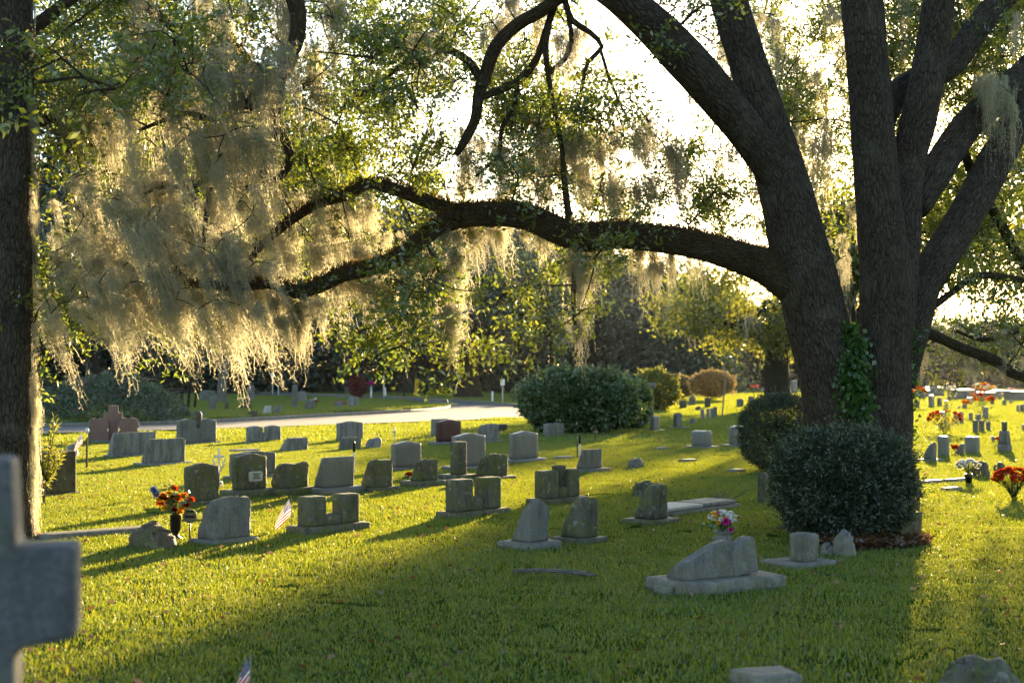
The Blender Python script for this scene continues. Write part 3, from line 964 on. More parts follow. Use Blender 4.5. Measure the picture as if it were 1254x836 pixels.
# big blurred cross close to the camera
O = Vector((-1.165, 3.0, 0))
root = thing('stone_cross', 'large blurred grey stone cross close to the camera', 'cross', O, R(12), None)
op = [(-0.13, 0), (0.13, 0), (0.125, 1.07), (0.245, 1.09), (0.245, 1.285), (0.125, 1.285), (0.115, 1.47), (-0.115, 1.47), (-0.125, 1.285), (-0.245, 1.285), (-0.245, 1.09), (-0.125, 1.07)]
bm_part(root, 'cross', extrude(op, -0.07, 0.07), 'granite_cross', 0.015)
part_box(root, 'base', -0.28, 0.28, -0.2, 0.2, -0.03, 0.12, 'granite_cross', amp=0.01)

# broken slant stone in the foreground
O = G(905, 705, 0.10)
root = thing('broken_headstone', 'cracked two piece slant headstone in front of the flower urn', 'headstone', (O.x, O.y, 0), R(28), NEAR)
s = O.y / FPX
for nm, a, b, h0, h1, sd in (('stone_piece', -0.50, -0.055, 0.10, 0.27, 3), ('stone_piece', -0.03, 0.20, 0.20, 0.27, 9)):
    V, Q = lattice(b - a, 0.26, 1, 0.05, lambda u, v, q: (a + u * (b - a) + 0.02 * (1 - q) * (u > 0.9), v * (0.26 - 0.14 * q), q * (h0 + (h1 - h0) * min(1, u * 1.25))), 'lft', sd, 0.012)
    V[:, 2] += 0.10
    o = part_geo(root, nm, V, Q, g)
    if sd == 9:
        o.rotation_euler = (0, R(-6), R(5))
part_box(root, 'base', -0.62, 0.36, -0.12, 0.34, -0.03, 0.10, 'concrete', du=0.05, amp=0.02)
part_box(root, 'base_chip', -0.70, -0.60, -0.05, 0.12, -0.02, 0.07, 'concrete', du=0.04, amp=0.015)

# ledgers beside it
O = G(820, 634)
root = thing('grave_ledger', 'pair of pale flat ledger slabs on a low kerb in the lawn', 'grave slab', O, R(50), NEAR)
part_box(root, 'kerb_frame', 0.0, 1.55, 0.0, 0.50, -0.03, 0.06, 'concrete', amp=0.01)
part_box(root, 'slab', 0.03, 0.76, 0.03, 0.47, 0.062, 0.105, 'white_stone', amp=0.004)
part_box(root, 'slab', 0.80, 1.50, 0.03, 0.47, 0.062, 0.105, 'granite_light', amp=0.004)

# stones round the foot of the oak
stone('flat', 928, 942, 576, 616, gm_, 'slim post like headstone left of the dark clipped bush', t=0.1, group=NEAR)
O = G(992, 692)
root = thing('square_marker', 'rough cube marker standing on a flat slab before the bush', 'grave marker', O, R(35), NEAR)
part_box(root, 'post', -0.09, 0.09, -0.02, 0.16, 0.03, 0.27, 'concrete', du=0.05, amp=0.015)
part_box(root, 'slab', -0.27, 0.27, -0.10, 0.34, -0.03, 0.035, 'concrete', du=0.07, amp=0.01)
stone('rough', 1026, 1052, 650, 683, 'concrete', 'rough square block under the edge of the dark bush', t=0.16, group=NEAR)
stone('rough', 1007, 1026, 662, 680, 'concrete', 'small broken block between two rough square markers', t=0.12, group=NEAR)
stone('flat', 1100, 1131, 622, 663, gb, 'stained leaning headstone at the right foot of the oak', t=0.07, group=NEAR, tilt=R(4), az=R(20))
stone('flat', 901, 988, 822, 850, 'concrete', 'top of a pale stone at the bottom edge of the picture', t=0.25, group=NEAR, az=R(15))
stone('boulder', 1176, 1262, 806, 860, gm_, 'rounded rough stone at the bottom right corner', t=0.35, group=NEAR, az=R(30))
FM = 'flat markers lying in the grass'
for (x, y, w, dp, lab, mt) in ((810, 550.5, 0.28, 0.18, 'small flat grey marker in the dappled lawn left of the bush', g),
                               (842, 565.5, 0.30, 0.2, 'flat marker half sunk in the grass in front of the slant stone', g),
                               (902, 578, 0.25, 0.2, 'flat pale marker beside the rounded bush', gl),
                               (690, 562, 0.4, 0.2, 'thin flat marker at the foot of the black and white rods', g),
                               (120, 655, 1.2, 0.25, 'long flat ledger edge sunk in the grass left of the boulder', 'concrete'),
                               (1138, 592, 0.5, 0.16, 'flat raised slab right of the rusty rail', gl),
                               (1165, 601, 0.35, 0.14, 'small pale flat slab in the bright grass', gl),
                               (300, 553, 0.6, 0.3, 'flat grey marker behind the plaque headstone', g),
                               (1170, 590, 0.5, 0.12, 'pale flat slab by the white flower vase', gl)):
    O = G(x, y)
    V, Q = box_geo(-w / 2, w / 2, -dp / 2, dp / 2, -0.03, 0.055, 0.1, x, 0.006)
    tag(link('flat_marker', np_mesh('flat_marker', V, Q, mt), None, O, (0, 0, R(40))), lab, 'grave marker', FM)

# stacked pillar, pedestal urn and monument block
O = G(1230, 553)
root = thing('pillar_monument', 'narrow stacked stone pillar leaning in the bright field', 'monument', O, R(40), RF)
s = O.y / FPX
part_box(root, 'foot', -7 * s, 7 * s, -6 * s, 6 * s, -0.02, 9 * s, g, amp=0.01)
V, Q = lattice(1, 1, 1, 0.3, lambda u, v, q: ((u - .5) * (11 - 3 * q) * s, (v - .5) * (11 - 3 * q) * s, (9 + 17 * q) * s), 'lrbf', 4, 0.01)
part_geo(root, 'shaft', V, Q, g)
part_box(root, 'cap_block', -2.5 * s, 2.5 * s, -2.5 * s, 2.5 * s, 26 * s, 37 * s, gd, amp=0.005)
O = G(640, 495)
root = thing('pedestal', 'dark stone pedestal with a wide cap left of the round hedge', 'pedestal', O, R(30), None)
s = O.y / FPX
part_box(root, 'shaft', -4.5 * s, 4.5 * s, -4.5 * s, 4.5 * s, -0.02, 17 * s, gd)
part_box(root, 'cap', -8 * s, 8 * s, -8 * s, 8 * s, 17 * s, 20 * s, g)
part_box(root, 'top_block', -7 * s, 7 * s, -6 * s, 6 * s, 20 * s, 25 * s, g)
O = G(797, 511)
root = thing('column_monument', 'weathered column monument partly hidden behind the round hedge', 'monument', O, R(30), None)
s = O.y / FPX
V, Q = lathe([(0.001, 0), (5 * s, 0), (4 * s, 4 * s), (3.2 * s, 6 * s), (2.8 * s, 34 * s), (4 * s, 36 * s), (6.5 * s, 38 * s), (6.5 * s, 42 * s), (0.001, 43 * s)], 14)
part_geo(root, 'column', V, Q, g, False)
MR = 'low burial vaults along the far edge of the field'
for x0, x1, y0, y1, lb in ((1122, 1140, 477, 486, 'low grey burial vault partly hidden by hanging moss'), (1139, 1157, 474, 485, 'vault with a dark stepped block and finial on top'),
                           (1172, 1196, 477, 489, 'long grey burial vault with rounded glinting tops'), (1197, 1221, 480, 489, 'plain long burial vault in the middle of the far edge'),
                           (1243, 1262, 479, 491, 'burial vault near the picture edge with flowers before it'), (1221, 1238, 478, 486, 'low vault between two longer burial vaults')):
    O = G(x0, y1)
    s = O.y / FPX
    w, h = (x1 - x0) * s, (y1 - y0) * s
    root = thing('burial_vault', lb, 'vault', O, R(6), MR)
    part_box(root, 'body', 0, w, 0, 1.4, -0.02, h * 0.8, g, du=0.5)
    V, Q = lattice(w + 0.1, 1.5, 1, 0.3, lambda u, v, q: (-0.05 + u * (w + 0.1), -0.05 + v * 1.5, h * 0.8 + q * h * 0.25 * (1 - (2 * v - 1) ** 2 * 0.6)), '', 3, 0)
    part_geo(root, 'lid', V, Q, gp)
    if x0 == 1139:
        sb = part_box(root, 'stepped_block', w * 0.3, w * 0.7, 0.3, 1.0, h * 1.0, h * 1.25, gd, du=0.4)
        V, Q = lathe([(0.001, h * 1.25), (0.2, h * 1.25), (0.1, h * 1.3), (0.22, h * 1.42), (0.001, h * 1.55)], 10)
        V += np.array([w / 2, 0.65, 0])
        part_geo(sb, 'finial', V, Q, gd, True)

# ------------------------------------------------------------------ oaks
HANKS = []


def make_hank(seed, ns=70, seg=13, rad=0.10):
    G_ = Geo()
    off = RNG.normal(size=(ns, 2)) * np.array([rad, rad * 0.8])
    tops = np.stack([off[:, 0], off[:, 1], RNG.uniform(-0.12, 0.03, ns)], -1)
    lens = np.clip(RNG.beta(1.1, 1.7, ns) * (1.15 - np.hypot(off[:, 0], off[:, 1]) / rad * 0.25), 0.05, 1)
    drift = RNG.normal(size=(ns, 2)) * 0.035 - off * 0.55 * lens[:, None]
    V, Q, C = ribbon_strands(tops, lens, seg, 0.0095, drift, 0.013)
    G_.add(V, Q, np.repeat(RNG.uniform(0, 1, ns), seg))
    nh = ns * 20                                     # short curled side hairs
    ii, kk = RNG.integers(0, ns, nh), RNG.integers(0, seg + 1, nh)
    p = C[ii, kk] + RNG.normal(size=(nh, 3)) * 0.007
    d = rand_dirs(nh)
    d[:, 2] = -abs(d[:, 2]) * 0.9
    V, Q = leaf_quads(p, RNG.uniform(0.02, 0.06, nh), 0.0055, d)
    G_.add(V, Q, RNG.uniform(0, 1, nh))
    return G_


for k in range(9):
    HANKS.append(make_hank(k, ns=(60, 80, 45)[k % 3], rad=(0.060, 0.085, 0.045)[k % 3]))
HANK_MESH = [h.mesh('moss_hank', 'moss') for h in HANKS]
HANK_VQ = [(np.concatenate(h.V), np.concatenate(h.Q), np.concatenate(h.r)) for h in HANKS]


class Oak:
    def __init__(self, name, label, base, group=None):
        self.root = thing(name, label, 'tree', base, 0, group)
        self.nodes, self.rad = [], []
        self.twigs = Geo()
        self.leaves = Geo()
        self.hanks = []

    def limb(self, name, px, mat='bark', nseg=14, step=0.12, lump=0.08, seed=0, parent=None, geo=None):
        """px: (x, y, width_px, depth) in photo measure, laid out at its own distance"""
        pts = []
        for x, y, w, d in px:
            p = P(x, y, d)
            pts.append((p.x, p.y, p.z, w * d / FPX / 2))
        V, Q, b, C = tube(pts, nseg, step, lump, seed)
        self.nodes.extend(C[::2, :3])
        self.rad.extend(C[::2, 3])
        if geo is not None:
            geo.add(V, Q, None, b)
            return C
        o = Geo().add(V, Q, None, b).build(name, mat, parent or self.root, tuple(self.root.location), smooth=True)
        self.obj = o
        return C

    def grow(self, targets, r0=0.016, maxd=99):
        """twig from the nearest wood to every target"""
        if not len(targets):
            return
        T = np.array(targets)
        N = np.array(self.nodes)
        d0 = np.array([np.min(np.sum((N - t) ** 2, 1)) for t in T])
        cap = len(N) + len(T) * 5
        buf = np.zeros((cap, 3))
        buf[:len(N)] = N
        n = len(N)
        for i in np.argsort(d0):
            t = T[i]
            dd = np.sum((buf[:n] - t) ** 2, 1)
            j = int(np.argmin(dd))
            L = math.sqrt(dd[j])
            if L < 0.12 or L > maxd:
                continue
            a = buf[j]
            k = max(2, min(4, int(L / 0.3)))
            pts = [(*a, min(0.05, r0 * (0.5 + 0.45 * L)))]
            bend = RNG.normal(size=3) * 0.10 * L + np.array([0, 0, 0.10 * L])
            for q in range(1, k + 1):
                f = q / k
                p = a + (t - a) * f + bend * math.sin(math.pi * f) + (RNG.normal(size=3) * 0.05 * min(L, 1.0) if q < k else 0)
                pts.append((*p, max(0.004, r0 * (0.5 + 0.45 * L) * (1 - f * 0.8))))
                if n < cap:
                    buf[n] = p
                    n += 1
            V, Q, b, C = tube(pts, 5, 0.14, 0, i, cap=False)
            self.twigs.add(V, Q, None, b)
        self.nodes = list(buf[:n])

    def foliage(self, regions, size=0.06, per=130, spread=0.26):
        cs = []
        for x0, x1, y0, y1, d0, d1, n in regions:
            masses = [np.array(P(random.uniform(x0, x1), random.uniform(y0, y1), random.uniform(d0, d1))) for _ in range(max(2, n // 6))]
            for _ in range(n):
                c = random.choice(masses) + RNG.normal(size=3) * np.array([0.34, 0.34, 0.26])
                k = FPX / c[1]
                qx, qy = CX + c[0] * k, 454.5 - (c[2] - EYE) * k
                if math.hypot(qx - 1145, qy - 178) < 34:      # the opening the low sun shines through
                    continue
                cs.append(c)
        self.grow(cs)
        for c in cs:
            n = int(per * random.uniform(0.55, 1.3))
            r = spread * random.uniform(0.7, 1.35)
            # leaves sit on a handful of little shoots that fan out from the twig end
            ns = max(4, n // 11)
            sd = rand_dirs(ns)
            sd[:, 2] = sd[:, 2] * 0.7 + 0.1
            k = RNG.integers(0, ns, n)
            t = RNG.uniform(0.15, 1, n) ** 0.7
            pos = c + sd[k] * t[:, None] * r * 1.25 + RNG.normal(size=(n, 3)) * 0.028
            dr = sd[k] * 0.7 + rand_dirs(n) * 0.9
            dr /= np.linalg.norm(dr, axis=1)[:, None]
            V, Q = leaf_quads(pos, RNG.uniform(0.5, 1.35, n) * size, size * 0.45 * RNG.uniform(0.7, 1.25, n), dr)
            e = c + sd * r * 1.2
            sw = rand_dirs(ns) * 0.0035
            self.twigs.add(np.stack([c - sw, c + sw, e + sw * .5, e - sw * .5], 1).reshape(-1, 3), np.arange(ns * 4).reshape(ns, 4))
            base = random.random()
            self.leaves.add(V, Q, np.clip(base * 0.6 + RNG.uniform(0, 0.4, n), 0, 1))

    def moss(self, regions):
        """x0,x1,y0,y1 of the hanging points, depth range, length range px, count, wind lean, fullness"""
        at = []
        for x0, x1, y0, y1, d0, d1, l0, l1, n, lean, full in regions:
            for _ in range(n):
                d = random.uniform(d0, d1)
                p = P(random.uniform(x0, x1), random.uniform(y0, y1), d)
                L = (l0 * 0.6 + (l1 * 1.25 - l0 * 0.6) * random.random() ** 1.35) * d / FPX
                at.append((np.array(p), L, math.atan(lean) * random.uniform(0.4, 1.4), full * random.uniform(0.7, 1.25)))
        self.grow([a[0] for a in at], 0.013)
        self.hanks += at

    def finish(self, nmax=300):
        if self.twigs.V:
            self.twigs.build('twigs', 'bark_limb', self.root, smooth=True)['kind'] = 'stuff'
        if self.leaves.V:
            self.leaves.build('crown', 'oak_leaf', self.root)
        hs = sorted(self.hanks, key=lambda a: -a[1] * a[3] / a[0][1])
        base = np.array(self.root.location)
        rest = Geo()
        for i, (p, L, lean, full) in enumerate(hs):
            k = random.randrange(len(HANKS))
            sx = (0.35 + 0.65 * L) * full
            rz = random.uniform(0, 6.28)
            rot = Matrix.Rotation(lean, 3, 'Y') @ Matrix.Rotation(random.uniform(-0.08, 0.08), 3, 'X') @ Matrix.Rotation(rz, 3, 'Z')
            if i < nmax:
                o = link('moss_hank', HANK_MESH[k], self.root, Vector(p - base), rot.to_euler(), (sx, sx, L))
            else:
                V, Q, r = HANK_VQ[k]
                R_ = np.array(rot)
                rest.add((V * np.array([sx, sx, L])) @ R_.T + p, Q, r)
        if rest.V:
            o = rest.build('moss', 'moss', self.root)
            o['kind'] = 'stuff'


# --- the big spreading oak
D = 15.3
oak = Oak('live_oak', 'massive spreading live oak with several stems and hanging moss beside the dark bushes', G(1048, 640))
tg = Geo()
# stems: one broad foot dividing into two leaning trunks
oak.limb('', [(1044, 672, 165, D), (1044, 640, 138, D), (1042, 600, 122, D), (1040, 560, 112, D), (1032, 520, 94, D), (1018, 460, 78, D), (1000, 390, 76, D),
              (985, 330, 74, D - .05), (968, 260, 66, D - .1), (950, 195, 60, D - .15), (932, 130, 50, D - .2), (912, 65, 47, D - .25), (892, 0, 45, D - .3), (868, -80, 38, D - .4), (850, -170, 28, D - .5)],
         nseg=48, step=0.05, lump=0.085, seed=1, geo=tg)
oak.limb('', [(1060, 672, 120, D + .1), (1062, 640, 104, D + .1), (1068, 600, 92, D + .1), (1075, 560, 78, D + .1), (1082, 520, 70, D + .1), (1083, 460, 64, D + .1), (1084, 400, 64, D + .1),
              (1084, 330, 62, D + .05), (1078, 270, 56, D), (1072, 200, 54, D), (1064, 100, 52, D), (1055, 0, 50, D - .1), (1047, -90, 40, D - .2), (1040, -180, 30, D - .3)],
         nseg=48, step=0.05, lump=0.085, seed=2, geo=tg)
oak.limb('', [(1078, 672, 84, D + .3), (1082, 620, 56, D + .3), (1088, 560, 46, D + .3), (1094, 500, 40, D + .3), (1101, 430, 38, D + .3)], nseg=28, step=0.08, lump=0.09, seed=5, geo=tg)
tg.build('trunk', 'bark', oak.root, smooth=True)
oak.limb('stem', [(1092, 420, 52, D + .1), (1098, 340, 52, D + .2), (1104, 260, 48, D + .3), (1112, 200, 42, D + .4), (1126, 140, 44, D + .4), (1138, 80, 42, D + .5), (1150, 0, 38, D + .5), (1160, -90, 28, D + .6)], nseg=28, step=0.08, lump=0.10, seed=3)
oak.limb('limb', [(968, 240, 40, D - .15), (938, 195, 46, D - .3), (905, 150, 48, D - .5), (868, 105, 52, D - .7), (828, 60, 52, D - .9), (790, 22, 48, D - 1.1), (745, -15, 44, D - 1.3), (690, -45, 34, D - 1.4), (640, -60, 24, D - 1.5)],
         nseg=24, step=0.1, lump=0.10, seed=4)
high_limb = oak.obj
oak.limb('limb', [(1098, 470, 44, D + .3), (1112, 410, 48, D + .4), (1130, 350, 44, D + .6), (1160, 300, 44, D + .8), (1190, 250, 44, D + 1), (1222, 190, 42, D + 1.3), (1256, 128, 38, D + 1.6), (1310, 40, 30, D + 2)],
         nseg=22, step=0.1, lump=0.10, seed=6)
right_limb = oak.obj
oak.limb('limb', [(1118, 255, 36, D + .5), (1140, 220, 38, D + .7), (1165, 180, 38, D + 1), (1190, 148, 37, D + 1.2), (1232, 112, 36, D + 1.5), (1270, 70, 30, D + 1.8)], nseg=20, step=0.1, lump=0.10, seed=7)
oak.limb('limb', [(1070, 180, 34, D + .4), (1090, 125, 34, D + .8), (1130, 96, 36, D + 1), (1165, 78, 34, D + 1.2), (1195, 36, 32, D + 1.4), (1232, -5, 30, D + 1.6), (1290, -60, 22, D + 1.8)], nseg=18, step=0.1, lump=0.10, seed=8)
# the long low limb reaching left across the picture
LIMB = [(1000, 370, 46, D), (968, 345, 50, D - .05), (935, 325, 42, D - .1), (895, 311, 37, D - .2), (850, 299, 35, D - .3), (800, 292, 34, D - .4), (752, 288, 34, D - .5), (715, 291, 35, D - .6),
        (685, 283, 34, D - .7), (645, 266, 32, D - .8), (600, 262, 29, D - .9), (562, 265, 30, D - 1.0)]
CL = oak.limb('limb', LIMB, 'bark_limb', 20, 0.08, 0.10, 9)
low_limb = oak.obj
CL2 = oak.limb('limb', [(585, 263, 26, D - .95), (552, 270, 26, D - 1.0), (522, 288, 23, D - 1.1), (495, 312, 22, D - 1.2), (458, 327, 20, D - 1.3), (420, 336, 19, D - 1.4), (390, 350, 18, D - 1.5),
                        (362, 357, 17, D - 1.6), (335, 348, 12, D - 1.7), (290, 352, 8, D - 1.8), (240, 350, 5, D - 1.9)], 'bark_limb', 16, 0.08, 0.12, 10)
fork_limb = oak.obj
CL3 = oak.limb('limb', [(575, 263, 22, D - .95), (545, 255, 18, D - .9), (505, 240, 16, D - .8), (455, 225, 15, D - .7), (428, 238, 14, D - .7), (388, 250, 12, D - .7), (352, 274, 11, D - .7), (315, 306, 9, D - .7), (300, 335, 6, D - .7)],
               'bark_limb', 12, 0.08, 0.12, 11)
# crooked branches dropping from the high limb
for i, b in enumerate((
        [(720, -40, 22, D - 1.3), (690, -8, 18, D - 1.2), (662, 14, 17, D - 1.1), (634, 30, 17, D - 1), (607, 57, 17, D - 1), (594, 94, 16, D - 1), (586, 116, 14, D - 1), (582, 146, 13, D - 1), (567, 176, 11, D - 1), (558, 190, 7, D - 1)],
        [(590, 100, 11, D - 1), (576, 78, 11, D - .9), (560, 66, 10, D - .8), (544, 61, 10, D - .7), (530, 72, 9, D - .6), (500, 77, 8, D - .5), (467, 98, 7, D - .4), (440, 118, 6, D - .3), (410, 140, 4, D - .2)],
        [(588, 120, 9, D - 1), (612, 110, 10, D - .9), (634, 100, 10, D - .8), (650, 84, 10, D - .8), (660, 66, 9, D - .8), (668, 40, 9, D - .9), (680, 5, 9, D - 1.1)],
        [(633, 100, 7, D - .8), (631, 128, 7, D - .8), (615, 156, 6, D - .8), (611, 187, 5, D - .8), (598, 203, 4, D - .8), (582, 216, 3, D - .8)],
        [(690, -5, 8, D - 1.2), (700, 25, 8, D - 1.1), (722, 40, 7, D - 1), (737, 58, 6, D - 1), (720, 76, 6, D - 1), (714, 100, 5, D - 1), (709, 128, 4, D - 1)],
        [(672, 30, 8, D - 1), (668, 60, 8, D - 1), (672, 95, 7, D - 1), (680, 140, 5, D - 1)],
        [(672, 90, 7, D - 1), (692, 72, 7, D - 1), (700, 50, 6, D - 1), (696, 20, 6, D - 1.1)],
        [(735, 60, 4, D - 1), (746, 95, 4, D - 1), (764, 138, 3, D - 1)],
        [(700, 290, 10, D - .65), (692, 230, 8, D - .7), (688, 180, 6, D - .7), (680, 140, 4, D - .8)],
        [(520, 290, 8, D - 1.1), (535, 322, 7, D - 1.2), (538, 345, 5, D - 1.2), (520, 380, 4, D - 1.3), (500, 410, 3, D - 1.3)],
        [(375, 352, 9, D - 1.5), (368, 390, 7, D - 1.5), (366, 425, 4, D - 1.5)],
        [(706, 295, 9, D - .6), (704, 330, 7, D - .7), (702, 370, 6, D - .7), (706, 420, 3, D - .7)])):
    oak.limb('branch', b, 'bark_limb', 9, 0.08, 0.08, 20 + i, parent=(high_limb if i < 8 else (low_limb if i in (8, 11) else fork_limb)))
# right hand drooping branches
for i, b in enumerate((
        [(1112, 400, 18, D + .5), (1138, 408, 14, D + .7), (1180, 427, 13, D + .9), (1218, 441, 13, D + 1.1), (1242, 458, 12, D + 1.2), (1275, 466, 9, D + 1.3), (1330, 460, 6, D + 1.5)],
        [(1130, 385, 10, D + .7), (1158, 364, 9, D + .9), (1198, 338, 9, D + 1.1), (1254, 343, 8, D + 1.3), (1310, 350, 6, D + 1.5)],
        [(1178, 180, 12, D + 1.2), (1196, 225, 12, D + 1.6), (1222, 268, 12, D + 1.8), (1254, 325, 11, D + 2), (1290, 370, 8, D + 2.2)],
        [(1254, 400, 8, D + 1.5), (1230, 412, 7, D + 1.4), (1200, 416, 5, D + 1.3), (1170, 405, 3, D + 1.2)])):
    oak.limb('branch', b, 'bark_limb', 9, 0.08, 0.08, 40 + i, parent=right_limb)
oak.foliage([
    (400, 560, 0, 95, 13, 18, 66), (400, 520, 95, 250, 13, 18, 66), (520, 650, 0, 120, 13.5, 18, 44), (540, 720, 120, 250, 13.5, 18, 58),
    (640, 770, 30, 200, 13.5, 18, 34), (690, 790, 170, 280, 14.5, 17, 20), (780, 870, 215, 290, 14, 18, 14),
    (470, 532, 352, 412, 13.2, 14.3, 40), (665, 700, 310, 400, 13.5, 14.8, 8), (690, 800, 310, 400, 14.2, 15.5, 13), (300, 480, 190, 345, 13.5, 18, 46),
    (790, 850, -20, 25, 13.5, 15, 5), (395, 480, 140, 240, 14, 17, 16), (600, 760, 90, 200, 14.5, 18, 22), (400, 700, -30, 60, 14, 18, 24), (862, 895, 10, 90, 15.6, 18, 8)], size=0.062)
oak.foliage([(900, 1050, -20, 240, 17.5, 23, 190), (960, 1050, 200, 330, 18, 23, 26), (1080, 1270, -30, 200, 17, 22, 290), (1120, 1270, 190, 340, 17, 21, 120), (1120, 1270, 325, 440, 16, 19, 36), (845, 900, 200, 290, 17, 20, 10)], size=0.066, per=140, spread=0.32)
oak.moss([
    (480, 560, 275, 320, 14.2, 14.8, 45, 110, 18, -0.25, 0.8), (400, 500, 325, 350, 14.0, 14.4, 40, 90, 20, -0.3, 0.8),
    (330, 480, 225, 330, 14.5, 16, 55, 120, 40, -0.25, 0.9), (330, 400, 350, 366, 13.4, 14, 50, 110, 12, -0.2, 1.0),
    (362, 370, 370, 385, 13.7, 13.9, 80, 100, 7, -0.1, 1.0), (330, 350, 385, 395, 13.4, 13.6, 60, 80, 3, -0.4, 0.8),
    (550, 560, 370, 385, 13.6, 13.9, 85, 105, 6, -0.02, 0.9), (545, 562, 300, 330, 13.8, 14.2, 70, 95, 6, -0.1, 0.9), (505, 545, 330, 350, 13.6, 14, 50, 80, 6, -0.3, 0.8),
    (560, 830, 140, 235, 14.8, 16.2, 50, 110, 76, -0.15, 0.9), (560, 720, 272, 285, 14.6, 14.9, 30, 70, 26, -0.12, 0.7), (720, 860, 296, 305, 14.95, 15.2, 25, 75, 22, -0.05, 0.7),
    (698, 712, 300, 330, 14.5, 14.8, 90, 110, 8, -0.1, 0.9), (698, 712, 385, 400, 14.5, 14.8, 60, 78, 6, 0.0, 0.9), (795, 812, 318, 330, 14.8, 15, 45, 70, 5, 0.2, 0.8),
    (400, 560, -10, 60, 14, 17.5, 60, 130, 16, 0, 0.9), (590, 720, -20, 60, 14, 15, 40, 100, 16, 0, 0.8), (800, 840, 62, 80, 14.4, 14.8, 30, 60, 4, 0, 0.4),
    (840, 870, 70, 130, 14.6, 14.8, 50, 90, 4, 0.05, 0.6), (895, 935, -10, 40, 14.9, 15.1, 50, 110, 7, 0, 0.8),
    (880, 1050, -10, 210, 17, 21, 60, 150, 34, 0, 0.8), (1195, 1240, 90, 120, 16, 16.6, 70, 130, 7, 0, 0.7), (1080, 1254, -20, 120, 15.8, 20, 50, 120, 16, 0, 0.7),
    (1128, 1134, 425, 432, 15.9, 16.1, 40, 55, 3, 0, 0.7), (1175, 1254, 430, 450, 16.2, 16.6, 22, 45, 9, 0.1, 0.7), (1210, 1254, 395, 412, 16.5, 17, 25, 50, 6, 0, 0.7),
    (990, 1050, 240, 330, 17, 20, 40, 80, 14, 0, 0.8)])
oak.finish()

# fern and dry growth along the low limb
fg = Geo()
for C, dens in ((CL, 900), (CL2, 620), (CL3, 420)):
    n = dens * 5
    idx = RNG.integers(1, len(C), n)
    a = RNG.uniform(0, 2 * math.pi, n)
    r = C[idx, 3]
    up = np.stack([np.zeros(n), np.cos(a), np.abs(np.sin(a)) * 1.1 - 0.25], -1)
    up /= np.linalg.norm(up, axis=1)[:, None]
    pos = C[idx, :3] + up * r[:, None] * 0.96 + RNG.normal(size=(n, 3)) * np.array([0.04, 0.006, 0.006])
    dr = up + RNG.normal(size=(n, 3)) * 0.55
    dr /= np.linalg.norm(dr, axis=1)[:, None]
    V, Q = leaf_quads(pos, RNG.uniform(0.02, 0.065, n), 0.016, dr, 0.4)
    fg.add(V, Q, RNG.uniform(0, 1, n))
o = fg.build('limb_fern', 'fern', oak.root)
o['kind'] = 'stuff'

# ivy climbing between the stems
ig = Geo()
n = 1500
y = RNG.uniform(395, 520, n)
x = 1046 + RNG.normal(size=n) * np.interp(y, [395, 430, 520], [5, 10, 9]) + np.interp(y, [395, 450, 520], [-8, 0, 2])
pos = np.array([P(a, b, D - 0.30 - 0.12 * random.random() + (0.12 if b < 440 else 0)) for a, b in zip(x, y)])
dr = RNG.normal(size=(n, 3)) * 0.5 + np.array([0, -0.4, -0.7])
dr /= np.linalg.norm(dr, axis=1)[:, None]
V, Q = leaf_quads(pos, RNG.uniform(0.05, 0.09, n), 0.055, dr)
ig.add(V, Q, RNG.uniform(0, 1, n))
n = 900
y = RNG.uniform(400, 640, n)
x = np.interp(y, [400, 470, 560, 640], [1118, 1112, 1106, 1104]) + RNG.normal(size=n) * 7
pos = np.array([P(a, b, D - 0.05 + 0.4 * random.random()) for a, b in zip(x, y)])
V, Q = leaf_quads(pos, RNG.uniform(0.04, 0.10, n), 0.03)
ig.add(V, Q, RNG.uniform(0, 1, n))
iv = ig.build('ivy', 'ivy')
tag(iv, 'green ivy climbing up the cleft of the big oak trunk', 'ivy')

